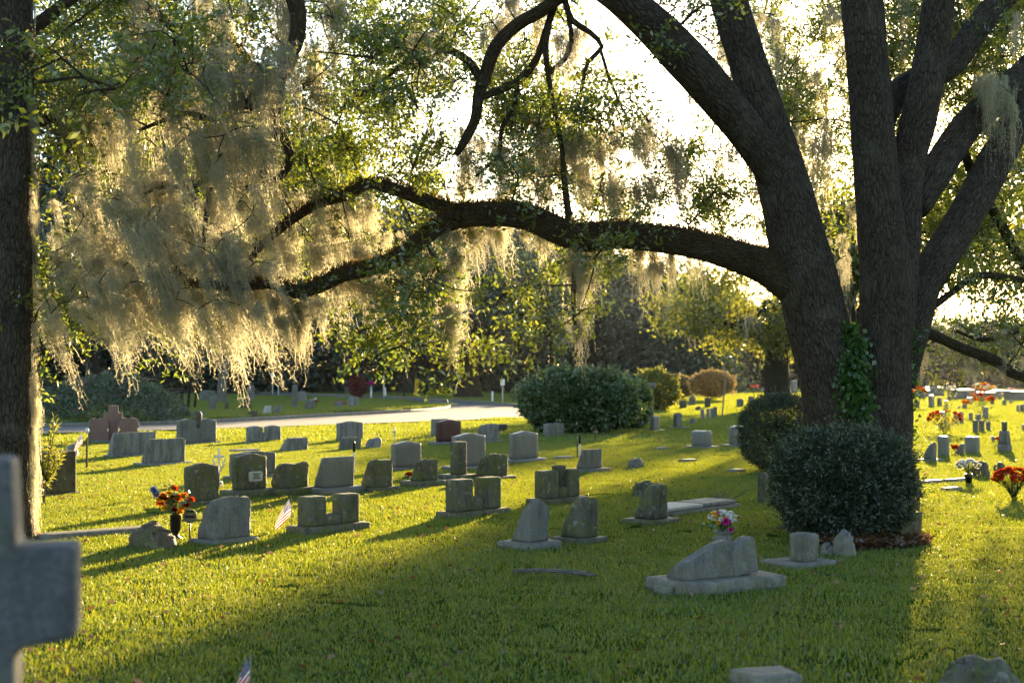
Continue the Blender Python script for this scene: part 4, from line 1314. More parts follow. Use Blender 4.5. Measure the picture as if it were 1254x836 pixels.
# --- the oak at the left edge
oak2 = Oak('live_oak', 'tall straight oak trunk with fuzzy moss at the left edge of the picture', G(8, 660))
D2 = G(8, 660).y
oak2.limb('trunk', [(10, 690, 110, D2), (10, 660, 74, D2), (10, 620, 64, D2), (12, 540, 60, D2), (13, 450, 58, D2), (12, 350, 54, D2), (13, 250, 54, D2), (14, 150, 54, D2), (14, 50, 52, D2), (14, -60, 48, D2), (10, -200, 40, D2), (0, -330, 30, D2)],
          'bark', 36, 0.07, 0.05, 12)
DL = 14.2
for i, b in enumerate((
        [(14, -120, 34, D2), (90, -150, 30, DL), (200, -130, 28, DL), (300, -80, 26, DL), (352, -20, 24, DL), (365, 33, 20, DL), (348, 87, 18, DL), (322, 113, 18, DL), (301, 131, 17, DL), (278, 134, 16, DL), (264, 155, 15, DL), (249, 178, 14, DL),
         (254, 205, 12, DL), (265, 228, 8, DL)],
        [(280, 136, 10, DL), (258, 147, 10, DL), (232, 138, 8, DL), (205, 146, 6, DL), (170, 160, 4, DL)],
        [(352, 60, 14, DL), (338, 130, 13, DL), (339, 165, 12, DL), (328, 195, 11, DL), (321, 218, 8, DL)],
        [(340, 160, 10, DL), (354, 180, 12, DL), (352, 205, 11, DL), (334, 222, 8, DL), (300, 230, 5, DL)],
        [(258, 210, 8, DL), (240, 228, 6, DL), (200, 229, 5, DL), (170, 240, 3, DL)],
        [(258, 225, 7, DL), (252, 270, 6, DL), (246, 320, 4, DL), (225, 350, 3, DL)],
        [(14, 60, 20, D2), (60, 20, 16, D2 + .3), (110, -10, 14, D2 + .6), (180, 10, 11, D2 + 1), (230, 60, 8, D2 + 1.2), (235, 120, 5, D2 + 1.2)],
        [(14, 180, 18, D2), (50, 150, 13, D2 + .5), (90, 150, 11, D2 + 1), (130, 200, 9, D2 + 1.2), (150, 260, 7, D2 + 1.3), (120, 320, 4, D2 + 1.4)],
        [(300, 130, 8, DL), (290, 105, 7, DL + .3), (262, 108, 6, DL + .5), (235, 115, 4, DL + .5)])):
    oak2.limb('limb' if i in (0, 6, 7) else 'branch', b, 'bark_limb', 12, 0.08, 0.10, 60 + i, parent=None if i in (0, 6, 7) else arch_limb)
    if i == 0:
        arch_limb = oak2.obj
oak2.foliage([(30, 200, -30, 180, 13.5, 17, 120), (180, 400, -30, 150, 14, 17, 62), (40, 150, 170, 350, 14.5, 17, 46), (100, 330, 180, 400, 15.5, 18, 50), (40, 130, 380, 450, 14.5, 16, 14), (140, 230, 20, 110, 12.4, 13.2, 12)], size=0.066, per=145, spread=0.34)
oak2.foliage([(55, 120, 85, 135, 9.5, 10.5, 5), (0, 25, 80, 140, 11, 12, 3)], size=0.075, per=26, spread=0.16)
oak2.moss([(80, 330, 40, 250, 13.3, 15.2, 80, 170, 84, -0.32, 0.95), (60, 330, 240, 345, 13.3, 15.2, 80, 150, 66, -0.42, 0.95), (150, 400, -30, 100, 13.8, 16, 70, 170, 46, -0.2, 0.9),
           (205, 335, 320, 385, 13.2, 14.8, 60, 125, 40, -0.5, 0.85), (40, 220, 325, 395, 13.4, 15, 60, 110, 44, -0.5, 0.85),
           (38, 45, -10, 580, D2 - .12, D2 + .1, 60, 130, 34, -0.02, 0.32)])
oak2.finish()

# ------------------------------------------------------------------ woodland and distant trees
def clump_crown(n_cl, rx, ry, rz, zc, per, size, gap=0.0, flat=0.35, seed=0, spread=0.9):
    G_ = Geo()
    for _ in range(n_cl):
        d = rand_dirs(1)[0]
        rr = random.uniform(0.35, 1.0) ** 0.6
        if d[2] < -0.3:
            d[2] *= flat
        c = np.array([d[0] * rx * rr, d[1] * ry * rr, zc + d[2] * rz * rr])
        n = int(per * random.uniform(0.5, 1.4))
        p = c + RNG.normal(size=(n, 3)) * np.array([spread, spread, spread * 0.62]) * random.uniform(0.5, 1.1)
        V, Q = leaf_quads(p, RNG.uniform(0.6, 1.3, n) * size, size * 0.6)
        G_.add(V, Q, np.clip(random.random() ** 1.5 * 0.75 + RNG.uniform(0, 0.35, n), 0, 1))
    return G_


def bg_moss(n, rx, ry, z0, z1, L0, L1, w=0.09):
    G_ = Geo()
    for _ in range(n):
        a = random.uniform(0, 6.28)
        r = math.sqrt(random.random())
        top = np.array([math.cos(a) * r * rx, math.sin(a) * r * ry, random.uniform(z0, z1)])
        k = random.randint(7, 14)
        tops = top + RNG.normal(size=(k, 3)) * np.array([0.30, 0.30, 0.12])
        V, Q, _ = ribbon_strands(tops, RNG.uniform(L0, L1, k), 5, w, RNG.normal(size=(k, 2)) * 0.10, 0.05)
        G_.add(V, Q, np.full(len(Q), random.random()))
    return G_


def far_tree(name, label, base, H, rx, zc, rz, trunk, leafmat, mossn=40, cl=70, per=80, size=0.36, group=None, lean=0.0, limbs=6, L0=0.8, L1=2.4, flat=0.35, w=0.09, mossmat='bg_moss', zlow=None, spread=0.9):
    root = thing(name, label, 'tree', base, 0, group)
    tgeo = Geo()
    pts = [(0, 0, -0.1, trunk * 1.7), (0, 0, 0.35, trunk * 1.12), (lean * 0.3, 0, zc * 0.35, trunk * 0.9), (lean * 0.7, 0.1, zc * 0.75, trunk * 0.75), (lean, 0, zc + rz * 0.3, trunk * 0.3)]
    V, Q, b, C = tube(pts, 14, 0.3, 0.10, base[0] % 13)
    tgeo.add(V, Q, None, b)
    for i in range(limbs):
        a = 2 * math.pi * i / limbs + random.uniform(-0.4, 0.4)
        k = C[int(len(C) * random.uniform(0.45, 0.8))]
        e = np.array([math.cos(a) * rx * 0.75, math.sin(a) * rx * 0.75, zc + rz * random.uniform(-0.4, 0.4)])
        mid = (k[:3] + e) / 2 + np.array([0, 0, random.uniform(0.1, 0.8)])
        V, Q, b, _ = tube([(*k[:3], trunk * 0.45), (*mid, trunk * 0.3), (*e, trunk * 0.08)], 8, 0.4, 0.1, i)
        tgeo.add(V, Q, None, b)
    link('trunk', tgeo.mesh('trunk', 'bark_far', smooth=True), root)
    cg = clump_crown(cl, rx, rx, rz, zc, per, size, flat=flat, spread=spread)
    link('crown', cg.mesh('crown', leafmat), root)
    if mossn:
        link('moss', bg_moss(mossn, rx, rx, zlow if zlow else zc - rz * 0.5, zc + rz * 0.6, L0, L1, w).mesh('moss', mossmat), root)['kind'] = 'stuff'
    return root


# the great moss hung oak beyond the lane
far_tree('moss_oak', 'broad old oak with flared trunk and grey moss beyond the lane bend', G(572, 486.5), 11, 7.2, 6.0, 4.2, 0.78, 'bg_leaf', mossn=60, cl=190, per=100, size=0.30, limbs=9, L0=0.7, L1=1.8, zlow=3.6, flat=0.6)
# tree with lit leaves right of centre
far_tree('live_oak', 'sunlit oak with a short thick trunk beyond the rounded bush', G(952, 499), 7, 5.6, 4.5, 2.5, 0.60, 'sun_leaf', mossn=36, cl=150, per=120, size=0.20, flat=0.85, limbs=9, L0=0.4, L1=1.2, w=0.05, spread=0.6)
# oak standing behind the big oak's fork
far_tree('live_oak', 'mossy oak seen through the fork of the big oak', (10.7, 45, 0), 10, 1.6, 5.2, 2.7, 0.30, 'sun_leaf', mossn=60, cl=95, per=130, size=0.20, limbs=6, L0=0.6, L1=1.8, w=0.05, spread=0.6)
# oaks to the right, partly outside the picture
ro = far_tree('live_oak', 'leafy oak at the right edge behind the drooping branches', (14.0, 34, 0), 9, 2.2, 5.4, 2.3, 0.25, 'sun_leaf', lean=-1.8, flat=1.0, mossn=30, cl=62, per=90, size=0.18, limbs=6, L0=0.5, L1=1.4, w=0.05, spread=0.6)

for ch in ro.children:
    if ch.name.split('.')[0] in ('crown', 'moss'):
        ch.location.x = -2.0                           # the crown leans out to the left of its trunk

# woodland row behind: four kinds, then copies
protos = []
for i, (H, rx, zc, rz) in enumerate(((15, 5.2, 8.5, 6.0), (13, 4.6, 7.2, 5.4), (17, 5.6, 9.6, 6.6), (11, 4.2, 6.0, 4.6))):
    protos.append(far_tree('woodland_tree', 'x', (0, 0, 0), H, rx, zc, rz, 0.35, 'bg_leaf', mossn=34, cl=95, per=105, size=0.42, limbs=6, L0=1.0, L1=3.0, flat=0.9, zlow=3.0))
WL = 'dark tree of the woodland edge behind the far lawn'
spots = [(-150, 105, 2), (-40, 118, 0), (40, 112, 2), (120, 104, 0), (200, 122, 2), (255, 110, 1), (320, 126, 0), (370, 112, 2), (430, 130, 0), (470, 116, 1), (520, 136, 2), (575, 124, 0), (620, 138, 2), (665, 118, 1),
         (715, 134, 0), (755, 118, 3), (800, 132, 3), (845, 140, 3), (890, 150, 3), (700, 150, 2), (540, 150, 0), (440, 150, 2), (330, 150, 2), (220, 150, 0), (110, 140, 2), (10, 140, 2), (-90, 130, 0), (-220, 120, 2)]
spots += [(-60, 122, 6), (60, 124, 6), (170, 122, 6), (275, 126, 6), (365, 128, 5)]
first = set()
for px, d, k in spots:
    big = 1.7 if k == 6 else (1.35 if k == 5 else 1.0)
    k = 2 if k > 3 else k
    o = protos[k] if k not in first else copy_tree(protos[k])
    first.add(k)
    o.location = ((px - CX) / FPX * d, d, 0)
    o.rotation_euler = (0, 0, random.uniform(0, 6.28))
    sc = random.uniform(0.92, 1.15)
    if px < 240 and big == 1:
        sc *= 1.1
    sc *= big
    o.scale = (sc, sc, sc)
    tag(o, WL, 'tree', 'woodland edge trees')
# hazy row beyond the bright field
RT = 'hazy low tree beyond the bright field on the right'
for px, d, k in ((925, 165, 3), (985, 158, 1), (1050, 170, 3), (1110, 160, 3), (1165, 172, 1), (1215, 158, 3), (1265, 168, 3), (1320, 160, 1), (1390, 168, 3), (1470, 160, 1)):
    o = copy_tree(protos[k])
    o.location = ((px - CX) / FPX * d, d, 0)
    o.rotation_euler = (0, 0, random.uniform(0, 6.28))
    sc = random.uniform(0.72, 0.9)
    o.scale = (sc * 1.15, sc * 1.15, sc * 0.85)
    tag(o, RT, 'tree', 'trees beyond the bright field')

# undergrowth that closes the wood near the ground
ug = Geo()
for _ in range(1500):
    px = random.uniform(-350, 900)
    d = random.uniform(104, 128)
    c = np.array([(px - CX) / FPX * d, d, 7.0 * random.random() ** 1.15])
    n = random.randint(40, 90)
    V, Q = leaf_quads(c + RNG.normal(size=(n, 3)) * np.array([0.9, 0.6, 0.7]), RNG.uniform(0.25, 0.5, n), 0.26)
    ug.add(V, Q, RNG.uniform(0, 0.7, n))
for _ in range(500):
    px = random.uniform(-350, 900)
    d = random.uniform(128, 142)
    c = np.array([(px - CX) / FPX * d, d, random.uniform(1.5, 9.5)])
    n = random.randint(40, 80)
    V, Q = leaf_quads(c + RNG.normal(size=(n, 3)) * np.array([1.1, 0.7, 0.9]), RNG.uniform(0.3, 0.6, n), 0.36)
    ug.add(V, Q, RNG.uniform(0, 0.7, n))
for _ in range(700):
    px = random.uniform(880, 1600)
    d = random.uniform(146, 160)
    c = np.array([(px - CX) / FPX * d, d, 6.0 * random.random() ** 1.2])
    n = random.randint(40, 90)
    V, Q = leaf_quads(c + RNG.normal(size=(n, 3)) * np.array([1.4, 0.8, 0.8]), RNG.uniform(0.3, 0.6, n), 0.34)
    ug.add(V, Q, RNG.uniform(0, 0.7, n))
tag(ug.build('undergrowth', 'bg_leaf'), 'dark undergrowth along the foot of the woodland', 'undergrowth', None, 'stuff')

# multi trunk dark tree on the island
b0 = G(206, 500, 0.11)
root = thing('multi_trunk_tree', 'dark leafy tree with many slim trunks behind the brush pile', 'tree', b0)
for i in range(8):
    x = (-0.9, -0.55, -0.2, 0.05, 0.3, 0.6, 0.95, 1.3)[i]
    r = (0.16, 0.20, 0.1, 0.08, 0.08, 0.07, 0.05, 0.04)[i]
    V, Q, b, C = tube([(x * 0.8, random.uniform(-.3, .3), -0.1, r * 1.3), (x, random.uniform(-.3, .3), 1.0, r), (x * 1.6 + random.uniform(-.2, .2), random.uniform(-.5, .5), 2.4, r * 0.7), (x * 2.1, random.uniform(-.8, .8), 4, r * 0.3)], 8, 0.25, 0.1, i)
    Geo().add(V, Q, None, b).build('trunk', 'bark_far', root, origin=(0, 0, 0), smooth=True)
link('crown', clump_crown(55, 2.6, 2.2, 1.9, 3.4, 120, 0.13, flat=1.0, spread=0.55).mesh('crown', 'bg_leaf'), root)
# pale bare trunks
for i, (px, py, w, lb) in enumerate(((268, 493, 5, 'thin pale bare trunk on the island, first of the pair'), (273, 493, 8, 'thicker pale bare trunk on the island beside a thin one'))):
    b0 = G(px, py, 0.11)
    s = b0.y / FPX
    root = thing('bare_tree', lb, 'tree', b0, 0, 'pale bare trunks')
    V, Q, b, C = tube([(0, 0, -0.1, w * s * 0.6), (0.05, 0, 1.0, w * s * 0.5), (0.12 * (1 + i), 0, 2.2, w * s * 0.42), (0.3 + 0.5 * i, 0.1, 4.2, w * s * 0.25)], 10, 0.2, 0.08, i + 5)
    link('trunk', Geo().add(V, Q, None, b).mesh('trunk', 'bark_palm', smooth=True), root)
    link('crown', Geo().add(*leaf_quads(np.array([0.4, 0, 4.4]) + RNG.normal(size=(900, 3)) * np.array([0.8, 0.8, 0.5]), RNG.uniform(0.1, 0.2, 900), 0.09), RNG.uniform(0, 1, 900)).mesh('crown', 'bg_leaf'), root)


# cabbage palms with criss-cross boots
def palm(px, py, d_w, hpx, label, zb=0.0):
    b0 = G(px, py, zb)
    s = b0.y / FPX
    r, H = d_w * s / 2, hpx * s
    root = thing('cabbage_palm', label, 'tree', b0, 0, 'cabbage palms')
    V, Q, b, C = tube([(0, 0, -0.1, r * 1.1), (0, 0, H * 0.5, r * 0.8), (0, 0, H, r * 0.75)], 14, 0.2, 0.03, 1)
    link('trunk', Geo().add(V, Q, None, b).mesh('trunk', 'bark_far', smooth=True), root)
    bg_ = Geo()
    k = 0
    z = H * 0.12
    while z < H:
        for q in range(7):
            a = 2 * math.pi * (q + 0.5 * (k % 2)) / 7
            for sgn in (-1, 1):
                p0 = np.array([math.cos(a) * r * 0.95, math.sin(a) * r * 0.95, z])
                a2 = a + sgn * math.pi / 7
                p1 = np.array([math.cos(a2) * r * 1.25, math.sin(a2) * r * 1.25, z + r * 1.1])
                V, Q, b, _ = tube([(*p0, r * 0.16), (*((p0 + p1) / 2 * np.array([1.08, 1.08, 1])), r * 0.13), (*p1, r * 0.08)], 5, 0.2, 0, k)
                bg_.add(V, Q, None, b)
        z += r * 1.05
        k += 1
    link('leaf_boots', bg_.mesh('leaf_boots', 'bark_palm', smooth=True), root)
    for q in range(16):
        a = 2 * math.pi * q / 16 + random.uniform(-.2, .2)
        el = random.uniform(-0.3, 1.1)
        n = 26
        t = np.linspace(-0.9, 0.9, n)
        st = np.array([math.cos(a) * math.cos(el), math.sin(a) * math.cos(el), math.sin(el)]) * 0.9
        side = np.array([-math.sin(a), math.cos(a), 0])
        dr = st / np.linalg.norm(st) * np.cos(t)[:, None] + side * np.sin(t)[:, None] + np.array([0, 0, -0.25])
        dr /= np.linalg.norm(dr, axis=1)[:, None]
        V, Q = leaf_quads(np.repeat((np.array([0, 0, H]) + st)[None], n, 0), RNG.uniform(0.7, 1.0, n), 0.07, dr)
        link('frond', Geo().add(V, Q, RNG.uniform(0, 1, n)).mesh('frond', 'bg_leaf'), root)


palm(112, 482, 11, 52, 'cabbage palm with pale lattice trunk behind the brush pile')
palm(301, 478, 9, 50, 'cabbage palm with lattice trunk on the far lawn')


# ------------------------------------------------------------------ shrubs
def shrub(name, label, base, rx, ry, h, n, size, wid, mat, power=2.6, z0=0.0, rough=0.06, group=None, stems=True, shell=0.5, rz=0.0, lobes=(), upf=0.15):
    root = thing(name, label, 'bush', base, rz, group)
    G_ = Geo()
    d = rand_dirs(n)
    # superellipsoid radius
    e = np.abs(d[:, 0]) ** power + np.abs(d[:, 1]) ** power + np.abs(d[:, 2]) ** power
    k = e ** (-1 / power)
    t = 1 - np.abs(RNG.normal(size=n)) * shell * 0.25
    t = np.where(RNG.random(n) < 0.3, RNG.random(n) ** 0.5, t)
    lump = np.array([mnoise.noise(Vector(v) * 3.1 + Vector((base[0], base[1], 0))) + 0.6 * mnoise.noise(Vector(v) * 8 + Vector((base[1], 3, 0))) for v in d])
    p = d * (k * np.clip(t, 0.05, 1.03) * (1 + rough * lump))[:, None] * np.array([rx, ry, h / 2]) + np.array([0, 0, h / 2 + z0])
    dr = d * 0.8 + rand_dirs(n) * 0.9 + np.array([0, 0, upf])
    dr /= np.linalg.norm(dr, axis=1)[:, None]
    V, Q = leaf_quads(p, RNG.uniform(0.6, 1.3, n) * size, wid, dr)
    G_.add(V, Q, np.clip(RNG.beta(2, 3, n) + lump * 0.2, 0, 1))
    m = n // 110                                       # stray shoots standing out of the clipped face
    j = RNG.integers(0, n, m)
    for q in range(9):
        f = 0.97 + 0.018 * q
        ps = d[j] * (k[j] * f * (1 + rough * lump[j]))[:, None] * np.array([rx, ry, h / 2]) + np.array([0, 0, h / 2 + z0 + 0.006 * q])
        V, Q = leaf_quads(ps + RNG.normal(size=(m, 3)) * 0.008, size * 0.8, wid, dr[j] * 0.4 + rand_dirs(m) * 0.7)
        G_.add(V, Q, RNG.uniform(0.4, 1, m))
    link('foliage', G_.mesh('foliage', mat), root)
    if stems:
        sg = Geo()
        for i in range(9):
            a = random.uniform(0, 6.28)
            V, Q, b, _ = tube([(0.1 * math.cos(a), 0.1 * math.sin(a), -0.05, 0.03), (rx * 0.35 * math.cos(a), ry * 0.35 * math.sin(a), h * 0.4, 0.02), (rx * 0.8 * math.cos(a), ry * 0.8 * math.sin(a), h * 0.75, 0.006)], 6, 0.1, 0, i)
            sg.add(V, Q, None, b)
        link('stems', sg.mesh('stems', 'bark_far', smooth=True), root)
    return root


b = G(1040, 662)
shrub('clipped_bush', 'big dark clipped yew bush in front of the oak trunk', (b.x, b.y + 0.25, 0), 0.655, 0.62, 1.02, 48000, 0.055, 0.015, 'yew', 3.0, 0.04, 0.17)
shrub('clipped_bush', 'rounded clipped bush half hidden behind the yew bush', (4.40, 23.3, 0), 0.66, 0.6, 1.26, 22000, 0.050, 0.018, 'yew', 2.6, 0.02, 0.08)
b = G(712, 533)
shrub('round_hedge', 'large round glossy green hedge by the end of the lane', (b.x, b.y + 1.2, 0), 1.55, 1.35, 1.74, 36000, 0.095, 0.055, 'hedge', 2.35, 0.0, 0.11)
b = G(768, 528)
shrub('round_hedge', 'smaller green lobe growing behind the large round hedge', (b.x, b.y + 1.6, 0), 0.8, 0.9, 1.45, 14000, 0.095, 0.055, 'hedge', 2.4, 0.0, 0.12)
b = G(826, 489)
shrub('shrub', 'tan rounded shrub in the sun left of its twin', (b.x, b.y, 0), 1.15, 1.0, 1.35, 9000, 0.11, 0.07, 'tan_leaf', 2.2, 0.1, 0.15)
b = G(872, 491)
shrub('shrub', 'brown vase shaped shrub beside the slim leaning pole', (b.x, b.y, 0), 1.25, 1.0, 1.4, 8000, 0.11, 0.06, 'tan_leaf', 2.0, 0.25, 0.2)
b = G(795, 505)
shrub('shrub', 'yellow green shrub at the right shoulder of the round hedge', (b.x + 0.4, b.y + 2, 0), 1.0, 0.9, 1.7, 7000, 0.12, 0.08, 'sun_leaf', 2.0, 0.0, 0.25)
b = G(50, 490)
shrub('round_hedge', 'small rounded sunlit bush behind the left trunk', (b.x, b.y, 0), 0.6, 0.6, 1.75, 6000, 0.10, 0.05, 'hedge', 2.4, 0.0, 0.05)
b = G(438, 487)
shrub('red_shrub', 'dark red leaved shrub beyond the lane', (b.x, b.y, 0.0), 0.50, 0.45, 1.25, 1500, 0.16, 0.09, 'red_leaf', 2.0, 0.12, 0.25)
b = G(520, 484)
root = far_tree('purple_tree', 'small dark purple leaved tree left of the old mossy oak', b, 3.4, 1.6, 2.4, 1.3, 0.06, 'purple_leaf', mossn=0, cl=40, per=70, size=0.2, limbs=5, spread=0.35)

# leafy sapling at the left
b = G(54, 617)
root = thing('sapling', 'slender sapling with narrow sunlit leaves by the left trunk', 'sapling', b)
sg, lg = Geo(), Geo()
for i in range(16):
    a = random.uniform(0, 6.28)
    h = random.uniform(0.55, 1.16)
    r = random.uniform(0.1, 0.30)
    pts = [(0, 0, 0, 0.008), (0.02 * math.cos(a), 0.02 * math.sin(a), 0.25, 0.007), (r * 0.6 * math.cos(a), r * 0.6 * math.sin(a), h * 0.7, 0.005), (r * math.cos(a), r * math.sin(a), h, 0.003)]
    V, Q, bk, C = tube(pts, 5, 0.06, 0, i)
    sg.add(V, Q, None, bk)
    n = 55
    k = RNG.integers(len(C) // 3, len(C), n)
    dr = RNG.normal(size=(n, 3)) * 0.6 + np.array([0.3 * math.cos(a), 0.3 * math.sin(a), 0.35])
    dr /= np.linalg.norm(dr, axis=1)[:, None]
    V, Q = leaf_quads(C[k, :3], RNG.uniform(0.06, 0.12, n), 0.022, dr)
    lg.add(V, Q, RNG.uniform(0.2, 1, n))
link('stems', sg.mesh('stems', 'bark_far'), root)
link('leaves', lg.mesh('leaves', 'sun_leaf'), root)

# brush pile by the lane
b = G(120, 519)
root = thing('brush_pile', 'big heap of cut branches and leaves beside the lane', 'brush pile', (b.x, b.y + 1.6, 0))
lg, sg = Geo(), Geo()
n = 26000
x, y = RNG.uniform(-1, 1, n), RNG.uniform(-1, 1, n)
prof = np.clip(1 - np.abs(x) ** 2.4, 0, 1) ** 0.6 * np.clip(1 - np.abs(y) ** 2.2, 0, 1) ** 0.6
lump = np.array([0.8 + 0.35 * mnoise.noise(Vector((a * 3.5, c * 3, 1.3))) + 0.25 * mnoise.noise(Vector((a * 9, c * 8, 4))) for a, c in zip(x, y)])
z = prof * lump * 1.75 * (1 - 0.35 * RNG.random(n) ** 2)
V, Q = leaf_quads(np.stack([x * 2.35, y * 1.5, z], -1), RNG.uniform(0.06, 0.14, n), 0.05)
lg.add(V, Q, RNG.beta(2, 3, n))
for i in range(360):
    x, y = random.uniform(-.92, .92), random.uniform(-.92, .6)
    h = max(0.05, (1 - abs(x) ** 2.4) ** .6 * (1 - abs(y) ** 2.2) ** .6 * 1.5 * random.uniform(0.7, 1.1))
    dr = rand_dirs(1)[0]
    dr[2] *= 0.45
    L = random.uniform(0.4, 1.3)
    c = np.array([x * 2.3, y * 1.5, h])
    e = c + dr * L
    e[2] = max(0.05, e[2])
    V, Q, bk, _ = tube([(*c, random.uniform(.008, .02)), (*((c + e) / 2 + RNG.normal(size=3) * 0.08), 0.009), (*e, 0.004)], 4, 0.25, 0, i, cap=False)
    sg.add(V, Q, None, bk)
link('leaves', lg.mesh('leaves', 'brush'), root)['kind'] = 'stuff'
link('sticks', sg.mesh('sticks', 'bark_palm'), root)['kind'] = 'stuff'

# ------------------------------------------------------------------ small things
def rod(name, label, cat, px, y0, y1, wpx, mat, lean=0.0, group=None, extra=None, zb=0.0):
    b = G(px, y1, zb)
    s = b.y / FPX
    H = (y1 - y0) * s
    root = thing(name, label, cat, b, 0, group)
    V, Q, bk, _ = tube([(0, 0, -0.05, wpx * s / 2), (lean * H * 0.5, 0, H / 2, wpx * s / 2), (lean * H, 0, H, wpx * s / 2)], 8, 0.2, 0)
    link('post', np_mesh('post', V, Q, mat, smooth=True), root)
    if extra:
        extra(root, H, s)
    return root


def black_cap(root, H, s):
    V, Q = lathe([(0.001, H - 0.16), (0.020, H - 0.16), (0.022, H - 0.02), (0.016, H + 0.01), (0.001, H + 0.012)], 10)
    part_geo(root, 'cap', V, Q, 'black_metal', True)


def sign_plate(root, H, s):
    part_box(root, 'sign_plate', -0.11, 0.11, -0.03, -0.012, H - 0.32, H, 'white_paint', amp=0)


rod('plant_rod', 'white rod with a black grip standing left of the rough slant stone', 'rod', 433.5, 541, 579, 2.2, 'white_paint', extra=black_cap, group='black and white rods')
rod('plant_rod', 'white rod with a black grip in the mid lawn before the hedge', 'rod', 710, 533, 561, 2.2, 'white_paint', extra=black_cap, group='black and white rods')
rod('stake', 'thin dark stake standing beside the white rod before the hedge', 'stake', 706.8, 536, 561, 1.3, 'black_metal')


def mini_cross(root, H, s):
    part_box(root, 'crossbar', -0.05, 0.05, -0.012, 0.012, H * 0.68, H * 0.76, 'steel', amp=0)


rod('cross_marker', 'thin pale metal cross on the lawn behind the near rows', 'cross', 483, 523, 543, 1.6, 'steel', extra=mini_cross)
rod('cross_marker', 'thin rusty metal cross in front of the round hedge', 'cross', 729.5, 524, 540, 1.6, 'rust', extra=mini_cross)
rod('sign_post', 'small white sign on a steel post at the far lane', 'sign', 334, 456, 483, 1.6, 'steel', extra=sign_plate, group='little lane signs')
rod('sign_post', 'steel post with a small sign right of the old mossy oak', 'sign', 615.5, 464, 494, 1.6, 'steel', extra=sign_plate, group='little lane signs')
rod('steel_post', 'bare steel post beside the large pale far headstone', 'post', 470, 459, 488, 1.8, 'steel')
rod('lamp_post', 'dark post left of the yellow bollard', 'post', 495, 459, 487, 2.0, 'black_metal')
rod('yellow_bollard', 'leaning yellow post at the lane edge', 'bollard', 509, 464, 486, 4.6, 'yellow_paint', lean=0.08)
rod('white_post', 'short white post left of the lane sign', 'post', 603, 479, 492, 2.4, 'white_paint', group='short white posts')
rod('white_post', 'short white post by the large pale far headstone', 'post', 472.5, 474, 487, 2.2, 'white_paint', group='short white posts', lean=-0.1)
rod('white_post', 'white post topped by a pink bouquet across the lane', 'post', 454.5, 472, 487, 2.6, 'white_paint', group='short white posts')
rod('leaning_pole', 'slim leaning sapling pole beside the brown vase shaped shrub', 'pole', 884, 452, 511, 1.9, 'wood', lean=0.09)
rod('lamp_post', 'thin grey post among the far island headstones', 'post', 341, 471, 487, 1.3, 'steel')

# flags
def flag(label, px, py, hpx, fw, fh, tilt, drop, stick=True, group='small striped flags', zb=0.0):
    b = G(px, py)
    s = b.y / FPX
    H = hpx * s
    root = thing('small_flag', label, 'flag', b, 0, group)
    V, Q, bk, _ = tube([(0, 0, -0.04, 0.004), (tilt * H, 0, H, 0.004)], 6, 0.1, 0)
    link('stick', np_mesh('stick', V, Q, 'wood'), root)
    nu, nv = 14, 10
    V, uv = [], []
    for i in range(nu + 1):
        for j in range(nv + 1):
            u, v = i / nu, j / nv
            sag = drop * u ** 1.1
            x = tilt * H * 0.97 - u * fw * (1 - 0.55 * drop) - 0.01 + 0.012 * math.sin(v * 5 + u * 3)
            z = H * 0.98 - (1 - v) * fh * (1 - 0.25 * u) - sag * fw * 1.05
            y = 0.035 * math.sin(u * 7 + v * 2) * u
            V.append((x, y, z))
            uv.append((u, v))
    Q = [(i * (nv + 1) + j, (i + 1) * (nv + 1) + j, (i + 1) * (nv + 1) + j + 1, i * (nv + 1) + j + 1) for i in range(nu) for j in range(nv)]
    link('cloth', np_mesh('cloth', V, Q, 'flag', smooth=True, uv=np.array(uv)), root)
    return root


flag('drooping red white and blue flag beside the mossy double headstone', 357, 653, 43, 0.25, 0.17, 0.0, 0.72)
flag('tiny red white and blue flag by the rusty pipe near the hearts', 102, 566, 36, 0.26, 0.18, -0.02, 0.8)
flag('tip of a small striped flag at the bottom edge of the picture', 306, 850, 49, 0.16, 0.13, 0.02, 1.0)

# rusty pipe with pale top, and bent rail by the oak
root = rod('pipe_marker', 'rusty iron pipe with a pale cap near the small flag', 'pipe', 106.5, 536, 573, 2.4, 'rust')
part_geo(root, 'cap', *lathe([(0.001, 0.60), (0.032, 0.60), (0.034, 0.65), (0.02, 0.68), (0.001, 0.685)], 10), 'white_paint', True)
b = G(1122, 628)
root = thing('iron_rail', 'bent rusty iron rail at the right side of the oak', 'rail', b)
Vr = tube([(0.02, 0, -0.05, 0.02), (0.02, 0, 0.42, 0.02), (0.0, 0, 0.49, 0.02), (-0.08, 0.02, 0.515, 0.02), (-0.3, 0.05, 0.515, 0.02)], 10, 0.03, 0)
link('bent_pipe', np_mesh('bent_pipe', Vr[0], Vr[1], 'rust', smooth=True), root)
Vr = tube([(0.0, 0.0, 0.30, 0.014), (-0.3, 0.05, 0.30, 0.014)], 8, 0.1, 0)
link('crossbar', np_mesh('crossbar', Vr[0], Vr[1], 'rust', smooth=True), root)


# flowers
def head_mesh(mat, r=0.045, layers=4):
    G_ = Geo()
    for k in range(layers):
        n = 12 - k * 2
        el = k / layers * 1.35
        a = np.linspace(0, 2 * math.pi, n, endpoint=False) + k * 0.3
        dr = np.stack([np.cos(a) * math.cos(el), np.sin(a) * math.cos(el), np.full(n, math.sin(el))], -1) + RNG.normal(size=(n, 3)) * 0.1
        dr /= np.linalg.norm(dr, axis=1)[:, None]
        V, Q = leaf_quads(np.zeros((n, 3)), r * RNG.uniform(0.85, 1.1, n), r * 0.6, dr)
        G_.add(V, Q)
    return G_.mesh('flower_head', mat)


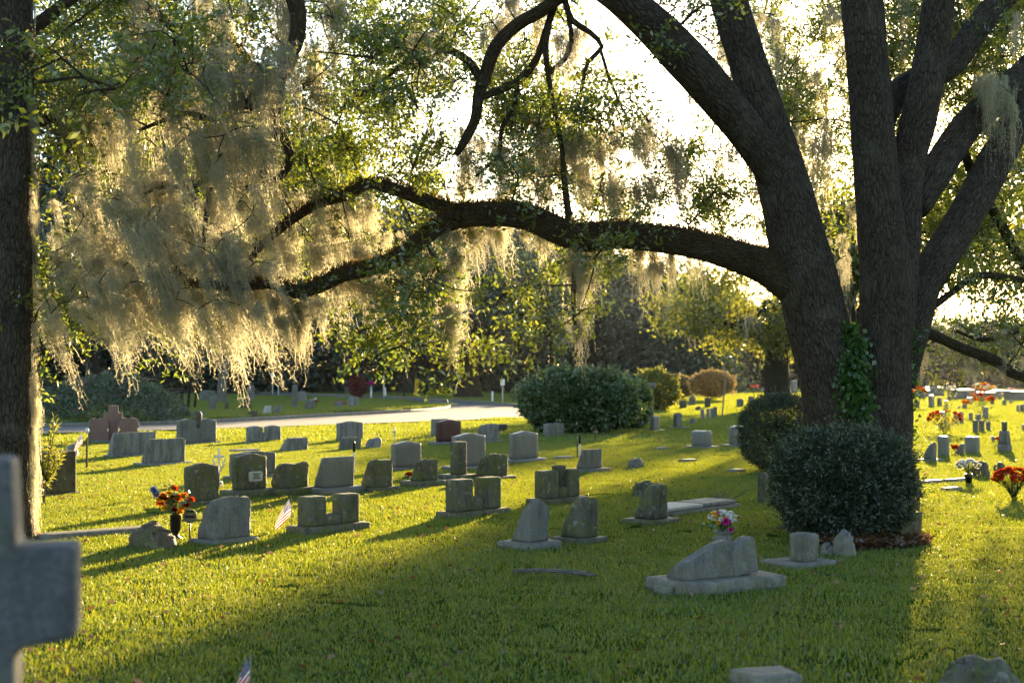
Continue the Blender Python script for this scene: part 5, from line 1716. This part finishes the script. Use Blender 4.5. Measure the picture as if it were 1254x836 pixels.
HEADS = {c: head_mesh('petal_' + c) for c in ('orange', 'yellow', 'red', 'maroon', 'blue', 'white', 'magenta', 'pink')}


def bouquet(label, base, spread, height, heads, leaves=30, size=1.0, group='bouquets', leafmat='hedge', stem=True, flat=0.6):
    """heads: list of (colour, x, z) or a dict colour->count"""
    root = thing('bouquet', label, 'flowers', base, 0, group)
    lst = []
    if isinstance(heads, dict):
        for c, n in heads.items():
            for _ in range(n):
                d = rand_dirs(1)[0]
                lst.append((c, d[0] * spread, height + abs(d[2]) * spread * flat - 0.1 * spread, d[1] * spread))
    else:
        lst = [(c, x, z, random.uniform(-.4, .4) * spread) for c, x, z in heads]
    sg = Geo()
    for c, x, z, y in lst:
        q = size * random.uniform(0.85, 1.15)
        o = link('flower', HEADS[c], root, (x, y, z), (random.uniform(-.5, 1.0), random.uniform(-.6, .6), 0), (q, q, q))
        if stem:
            V, Q, bk, _ = tube([(0, 0, 0, 0.003), (x * .4, y * .4, z * .6, 0.003), (x, y, z - 0.005, 0.003)], 4, 0.12, 0, cap=False)
            sg.add(V, Q, None, bk)
    if stem and lst:
        link('stems', sg.mesh('stems', M['ivy']), root)
    if leaves:
        n = leaves
        p = RNG.normal(size=(n, 3)) * np.array([spread * .5, spread * .5, spread * .35]) + np.array([0, 0, height * 0.8])
        V, Q = leaf_quads(p, RNG.uniform(0.05, 0.09, n) * size, 0.035 * size)
        link('leaves', Geo().add(V, Q, RNG.uniform(0, 1, n)).mesh('leaves', leafmat), root)
    return root


# dark fluted vase with autumn flowers
b = G(215, 661)
root = thing('flower_vase', 'dark fluted metal vase beside the brown boulder', 'vase', b)
V, Q = lathe([(0.001, 0), (0.075, 0), (0.07, 0.02), (0.03, 0.045), (0.032, 0.07), (0.050, 0.11), (0.052, 0.24), (0.058, 0.245), (0.05, 0.25), (0.001, 0.22)], 20)
rr = np.hypot(V[:, 0], V[:, 1])
aa = np.arctan2(V[:, 1], V[:, 0])
fl = np.where((V[:, 2] > 0.1) & (V[:, 2] < 0.243), 1 + 0.05 * np.cos(aa * 10), 1)
V[:, :2] *= fl[:, None]
part_geo(root, 'body', V, Q, 'black_metal', True)
s = b.y / FPX
zz = lambda py: (661 - py) * s - 0.20
xx = lambda px: (px - 215) * s
hd = [('red', 213, 599), ('yellow', 208, 604), ('orange', 201, 606), ('maroon', 201, 609), ('maroon', 213, 608), ('yellow', 197, 611), ('orange', 205, 612), ('orange', 217, 611), ('orange', 226, 607), ('red', 198, 617),
      ('red', 232.5, 613), ('maroon', 207, 616), ('maroon', 229, 619), ('yellow', 203, 622), ('maroon', 215, 624), ('yellow', 221, 627), ('yellow', 215, 631), ('orange', 194, 616), ('red', 219, 609), ('maroon', 211, 614),
      ('yellow', 211, 621), ('orange', 224, 622), ('blue', 189, 600), ('blue', 192, 605)]
bouquet('autumn bouquet of orange red and yellow blooms in the dark vase', (b.x, b.y, 0.20), 0.16, 0.25, [(c, xx(a), zz(e)) for c, a, e in hd], 60, 1.0)
# round funeral marker
b = G(232.5, 664)
root = thing('funeral_marker', 'round funeral marker on a thin black stake beside the vase', 'marker', b, R(8))
s = b.y / FPX
V, Q, bk, _ = tube([(0, 0, -0.04, 0.008), (0, 0, 0.20, 0.008)], 8, 0.1, 0)
link('stake', np_mesh('stake', V, Q, 'black_metal', smooth=True), root)
bm = bmesh.new()
bmesh.ops.create_cone(bm, cap_ends=True, segments=32, radius1=0.068, radius2=0.068, depth=0.016, matrix=Matrix.Translation((0, 0, 0.255)) @ Matrix.Rotation(math.pi / 2, 4, 'X'))
disc = bm_part(root, 'disc', bm, 'granite_brown')
part_box(disc, 'name_plate', -0.045, 0.045, -0.013, -0.0085, 0.240, 0.262, 'black_metal', amp=0)
part_box(disc, 'top_band', -0.035, 0.035, -0.013, -0.0085, 0.292, 0.308, 'black_metal', amp=0)

# white wire cross with ribbons
b = G(268, 598)
root = thing('wire_cross', 'white wire cross with trailing ribbons between two mossy headstones', 'cross', b, R(10))
s = b.y / FPX
part_box(root, 'upright', -0.014, 0.014, -0.01, 0.01, -0.02, 50 * s, 'white_paint', amp=0)
part_box(root, 'crossbar', -0.075, 0.075, -0.022, -0.011, 38 * s, 41 * s, 'white_paint', amp=0)
for sx in (-1, 1):
    V = [(sx * 0.005, -0.013, 20 * s), (sx * 0.03, -0.013, 20 * s), (sx * 0.095, -0.02, 36 * s), (sx * 0.075, -0.02, 37 * s)]
    q = [(sx * 0.005, -0.016, 20 * s), (sx * 0.03, -0.016, 20 * s), (sx * 0.095, -0.023, 36 * s), (sx * 0.075, -0.023, 37 * s)]
    part_geo(root, 'ribbon', np.array(V + q), np.array([(0, 1, 2, 3), (7, 6, 5, 4), (0, 4, 5, 1), (1, 5, 6, 2), (2, 6, 7, 3), (3, 7, 4, 0)]), 'white_paint')
bouquet('white silk flowers at the foot of the wire cross', (b.x, b.y - 0.06, 0.0), 0.06, 0.06, {'white': 9}, 8, 0.9)
bouquet('small red flowers beside the rough mossy slant stone', G(499, 589), 0.05, 0.10, {'red': 6}, 10, 0.9)

# stone urn with the mixed bouquet in the foreground
b = G(885, 678)
root = thing('stone_urn', 'grey stone urn behind the cracked headstone', 'urn', b)
V, Q = lathe([(0.001, 0), (0.06, 0), (0.062, 0.02), (0.075, 0.08), (0.088, 0.13), (0.085, 0.155), (0.07, 0.17), (0.068, 0.18), (0.082, 0.19), (0.082, 0.215), (0.06, 0.215), (0.001, 0.17)], 24)
part_geo(root, 'body', V, Q, 'granite', True)
bq = bouquet('mixed bouquet of white yellow and magenta flowers in the stone urn', (b.x, b.y, 0.19), 0.13, 0.12, {'white': 14, 'yellow': 8, 'pink': 2}, 70, 0.75)
link('flower', HEADS['magenta'], bq, (0.01, -0.13, 0.12), (1.2, 0, 0), (1.0, 1.0, 1.0))
link('flower', HEADS['magenta'], bq, (0.06, -0.10, 0.04), (1.2, 0, 0), (0.6, 0.6, 0.6))
# right field flowers
b = G(1186, 592)
root = thing('flower_vase', 'small dark vase in the bright grass right of the oak', 'vase', b)
part_geo(root, 'body', *lathe([(0.001, 0), (0.04, 0), (0.055, 0.10), (0.06, 0.15), (0.001, 0.13)], 14), 'black_metal', True)
bouquet('white flowers in the small dark vase right of the oak', (b.x, b.y, 0.12), 0.17, 0.14, {'white': 26}, 60, 0.8, leafmat='sun_leaf')
bouquet('large clump of red flowers at the right edge of the picture', G(1241, 613), 0.25, 0.28, {'red': 55, 'orange': 12}, 80, 1.0, leafmat='sun_leaf')
bouquet('red and yellow flowers behind the tall square headstone', G(1157, 533), 0.42, 0.42, {'red': 14, 'yellow': 10}, 160, 1.5, leafmat='sun_leaf')
bouquet('red flower beside the small sloping headstone', G(1170, 556), 0.08, 0.12, {'red': 5}, 8, 1.2)
bouquet('white and red posy left of the stacked stone pillar', G(1218, 552), 0.07, 0.24, {'red': 4, 'white': 3}, 6, 1.2)
for px, py, hs, sp, cols, lb in ((1124, 500, 0.75, 0.35, {'red': 6, 'orange': 8}, 'orange bouquet on a headstone near the hanging moss'), (1204, 506, 0.9, 0.5, {'yellow': 8, 'white': 8, 'red': 4}, 'yellow and white bouquet in the crowded bright rows'),
                                 (1198, 512, 0.6, 0.5, {'red': 8, 'orange': 8}, 'orange and red bouquet in the crowded bright rows'), (1168, 490, 0.6, 0.4, {'white': 9}, 'white bouquet in front of the far vaults'),
                                 (1200, 490, 0.5, 0.35, {'red': 6}, 'red bouquet in front of the far vaults'), (1238, 490, 0.4, 0.5, {'pink': 8, 'white': 8}, 'pink and white bouquet near the far vaults'),
                                 (454.5, 487, 0.85, 0.22, {'magenta': 9}, 'magenta bouquet on top of the white post across the lane'), (385.5, 502, 0.35, 0.2, {'red': 3, 'white': 2}, 'tiny red posy in a green vase on the island'),
                                 (416, 499, 0.1, 0.3, {'magenta': 6}, 'magenta flowers at the small leaning island stone'), (900, 481, 0.5, 0.4, {'orange': 8, 'magenta': 4}, 'orange and magenta flowers in the far row'),
                                 (925, 481, 0.4, 0.4, {'red': 8, 'pink': 4}, 'red and pink flowers in the far row')):
    bouquet(lb, G(px, py), sp, hs, cols, 20, 2.2)

# wood debris near the ledger, fallen grey branch in the lawn
b = G(680, 708)
root = thing('fallen_branch', 'thin grey fallen branch lying in the foreground grass', 'branch')
root.location = b
V, Q, bk, _ = tube([(-0.34, 0.09, 0.05, 0.012), (-0.2, 0.03, 0.06, 0.02), (0.0, 0.0, 0.06, 0.017), (0.2, -0.06, 0.05, 0.02), (0.34, -0.11, 0.04, 0.006)], 7, 0.04, 0.25, 3)
link('stick', Geo().add(V, Q, None, bk).mesh('stick', 'bark_palm', smooth=True), root)
b = G(888, 618)
root = thing('stick_heap', 'little heap of dry sticks behind the urn bouquet', 'sticks', b)
for i in range(9):
    a = random.uniform(0, 6.28)
    V, Q, bk, _ = tube([(random.uniform(-.15, .05), random.uniform(-.1, .1), 0.03, 0.008), (0.15 * math.cos(a), 0.1 * math.sin(a), 0.10, 0.006), (0.3 * math.cos(a), 0.2 * math.sin(a), random.uniform(0.03, 0.22), 0.003)], 5, 0.05, 0, i)
    link('stick', Geo().add(V, Q, None, bk).mesh('stick', 'bark_palm'), root)

# ------------------------------------------------------------------ grass, litter
def blade_patch(name, n, half, l0, l1, w):
    p = np.stack([RNG.uniform(-half, half, n), RNG.uniform(-half, half, n), np.full(n, -0.004)], -1)
    a = RNG.uniform(0, 6.28, n)
    L = RNG.uniform(l0, l1, n)
    lean = RNG.uniform(0.1, 1.1, n)
    dx, dy = np.cos(a) * lean, np.sin(a) * lean
    mid = p + np.stack([dx * L * 0.30, dy * L * 0.30, L * 0.62], -1)
    tip = p + np.stack([dx * L * 0.85, dy * L * 0.85, L * (1.0 - 0.35 * lean ** 1.5)], -1)
    b = RNG.uniform(0, 6.28, n)
    s = np.stack([np.cos(b), np.sin(b), np.zeros(n)], -1) * w * RNG.uniform(0.6, 1.3, n)[:, None]
    V = np.stack([p - s * .5, p + s * .5, mid - s * .5, mid + s * .5, tip - s * .1, tip + s * .1], 1).reshape(-1, 3)
    i = np.arange(n)[:, None] * 6
    Q = np.concatenate([i + np.array([[0, 1, 3, 2]]), i + np.array([[2, 3, 5, 4]])], 1).reshape(-1, 4)
    me = np_mesh(name, V, Q, 'grass', {'rnd': ('FACE', np.repeat(RNG.beta(2, 2, n), 2))})
    return bpy.data.objects.new(name, me)


near_p = [blade_patch('grass_tuft', 3600, 0.5, 0.014, 0.042, 0.0042) for _ in range(4)]
far_p = [blade_patch('grass_tuft', 1500, 1.0, 0.04, 0.09, 0.016) for _ in range(3)]
pts, var, rot, scl = [], [], [], []
y = 3.0
while y < 34:
    half = y * 0.36 * 1.25 + 2.0
    x = -half
    while x < half:
        pts.append((x + random.uniform(-.12, .12), y + random.uniform(-.12, .12), 0.0))
        var.append(random.randrange(4))
        rot.append(random.uniform(0, 6.28))
        scl.append(random.uniform(0.9, 1.25) * (0.85 + 0.5 * (mnoise.noise(Vector((x * .45, y * .45, 0))) + 0.3)))
        x += 0.82
    y += 0.82
road_poly = [G(a, b).xy for a, b in near_edge + far_edge]
isl_poly = [Vector(p[:2]) for p in isl_pts]


def inside(x, y, poly):
    c = False
    j = len(poly) - 1
    for i in range(len(poly)):
        a, b = poly[i], poly[j]
        if (a[1] > y) != (b[1] > y) and x < (b[0] - a[0]) * (y - a[1]) / (b[1] - a[1]) + a[0]:
            c = not c
        j = i
    return c


y = 34.0
while y < 135:
    half = y * 0.36 * 1.2 + 2
    st = 1.65
    x = -half
    while x < half:
        X, Y = x + random.uniform(-.3, .3), y + random.uniform(-.3, .3)
        z = 0.0
        ok = not any(inside(X + ox, Y + oy, road_poly) for ox, oy in ((-.8, -.8), (.8, -.8), (-.8, .8), (.8, .8)))
        if not ok and all(inside(X + ox, Y + oy, isl_poly) for ox, oy in ((-.8, -.8), (.8, -.8), (-.8, .8), (.8, .8))):
            ok, z = True, 0.11
        if ok:
            pts.append((X, Y, z))
            var.append(4 + random.randrange(3))
            rot.append(random.uniform(0, 6.28))
            scl.append(random.uniform(0.9, 1.2))
        x += st
    y += st
me = bpy.data.meshes.new('grass')
me.from_pydata(pts, [], [])
for an, dt, data in (('var', 'INT', var), ('rot', 'FLOAT', rot), ('scl', 'FLOAT', scl)):
    at = me.attributes.new(an, dt, 'POINT')
    at.data.foreach_set('value', data)
grass = link('grass', me)
tag(grass, 'short green lawn grass covering the cemetery ground', 'grass', None, 'stuff')
ng = bpy.data.node_groups.new('grass_scatter', 'GeometryNodeTree')
ng.interface.new_socket('Geometry', in_out='INPUT', socket_type='NodeSocketGeometry')
ng.interface.new_socket('Geometry', in_out='OUTPUT', socket_type='NodeSocketGeometry')
gi, go = ng.nodes.new('NodeGroupInput'), ng.nodes.new('NodeGroupOutput')
iop = ng.nodes.new('GeometryNodeInstanceOnPoints')
g2i = ng.nodes.new('GeometryNodeGeometryToInstance')
infos = []
for ob in near_p + far_p:
    oi = ng.nodes.new('GeometryNodeObjectInfo')
    oi.inputs['Object'].default_value = ob
    oi.inputs['As Instance'].default_value = False
    infos.append(oi)
for oi in reversed(infos):
    ng.links.new(oi.outputs['Geometry'], g2i.inputs[0])


def named(nm, dt):
    nd = ng.nodes.new('GeometryNodeInputNamedAttribute')
    nd.data_type = dt
    nd.inputs[0].default_value = nm
    return nd.outputs[0]


cx = ng.nodes.new('ShaderNodeCombineXYZ')
ng.links.new(named('rot', 'FLOAT'), cx.inputs[2])
ng.links.new(gi.outputs[0], iop.inputs['Points'])
ng.links.new(g2i.outputs[0], iop.inputs['Instance'])
iop.inputs['Pick Instance'].default_value = True
ng.links.new(named('var', 'INT'), iop.inputs['Instance Index'])
ng.links.new(cx.outputs[0], iop.inputs['Rotation'])
ng.links.new(named('scl', 'FLOAT'), iop.inputs['Scale'])
ng.links.new(iop.outputs[0], go.inputs[0])
gmod = grass.modifiers.new('scatter', 'NODES')
gmod.node_group = ng

# fallen leaves and mulch
lg = Geo()
n = 2600
yy = 5 + 27 * RNG.random(n) ** 0.8
xx_ = RNG.uniform(-1, 1, n) * (yy * 0.42 + 1)
p = np.stack([xx_, yy, RNG.uniform(0.02, 0.06, n)], -1)
dr = RNG.normal(size=(n, 3)) * np.array([1, 1, 0.25])
dr /= np.linalg.norm(dr, axis=1)[:, None]
lg.add(*leaf_quads(p, RNG.uniform(0.03, 0.075, n), 0.03, dr), RNG.random(n))
tag(lg.build('fallen_leaves', 'litter'), 'scattered brown fallen leaves on the lawn', 'leaves', None, 'stuff')
mg = Geo()
c = G(1070, 668)
n = 5000
a, r = RNG.uniform(0, 6.28, n), np.sqrt(RNG.random(n))
p = np.stack([c.x + np.cos(a) * r * 0.62, c.y + 0.45 + np.sin(a) * r * 0.8, RNG.uniform(0.01, 0.075, n)], -1)
dr = RNG.normal(size=(n, 3)) * np.array([1, 1, 0.3])
dr /= np.linalg.norm(dr, axis=1)[:, None]
mg.add(*leaf_quads(p, RNG.uniform(0.03, 0.08, n), 0.035, dr), RNG.random(n) * 0.45)
tag(mg.build('mulch', 'litter'), 'bed of brown leaf mulch at the foot of the oak', 'mulch', None, 'stuff')

# ------------------------------------------------------------------ haze
hz = Mat('haze')
pv = hz.n('VolumePrincipled', Color=(1.0, 0.97, 0.93), Density=0.00003, Anisotropy=0.75)
hz.t.links.new(pv.outputs[0], hz.out.inputs['Volume'])
bm = bmesh.new()
bmesh.ops.create_cube(bm, size=1, matrix=Matrix.Translation((0, 600, 17)) @ Matrix.Diagonal((1820, 1820, 36, 1)))
me = bpy.data.meshes.new('haze')
bm.to_mesh(me)
bm.free()
me.materials.append(hz.m)
tag(link('haze', me), 'thin evening haze in the air', None, None, 'stuff')
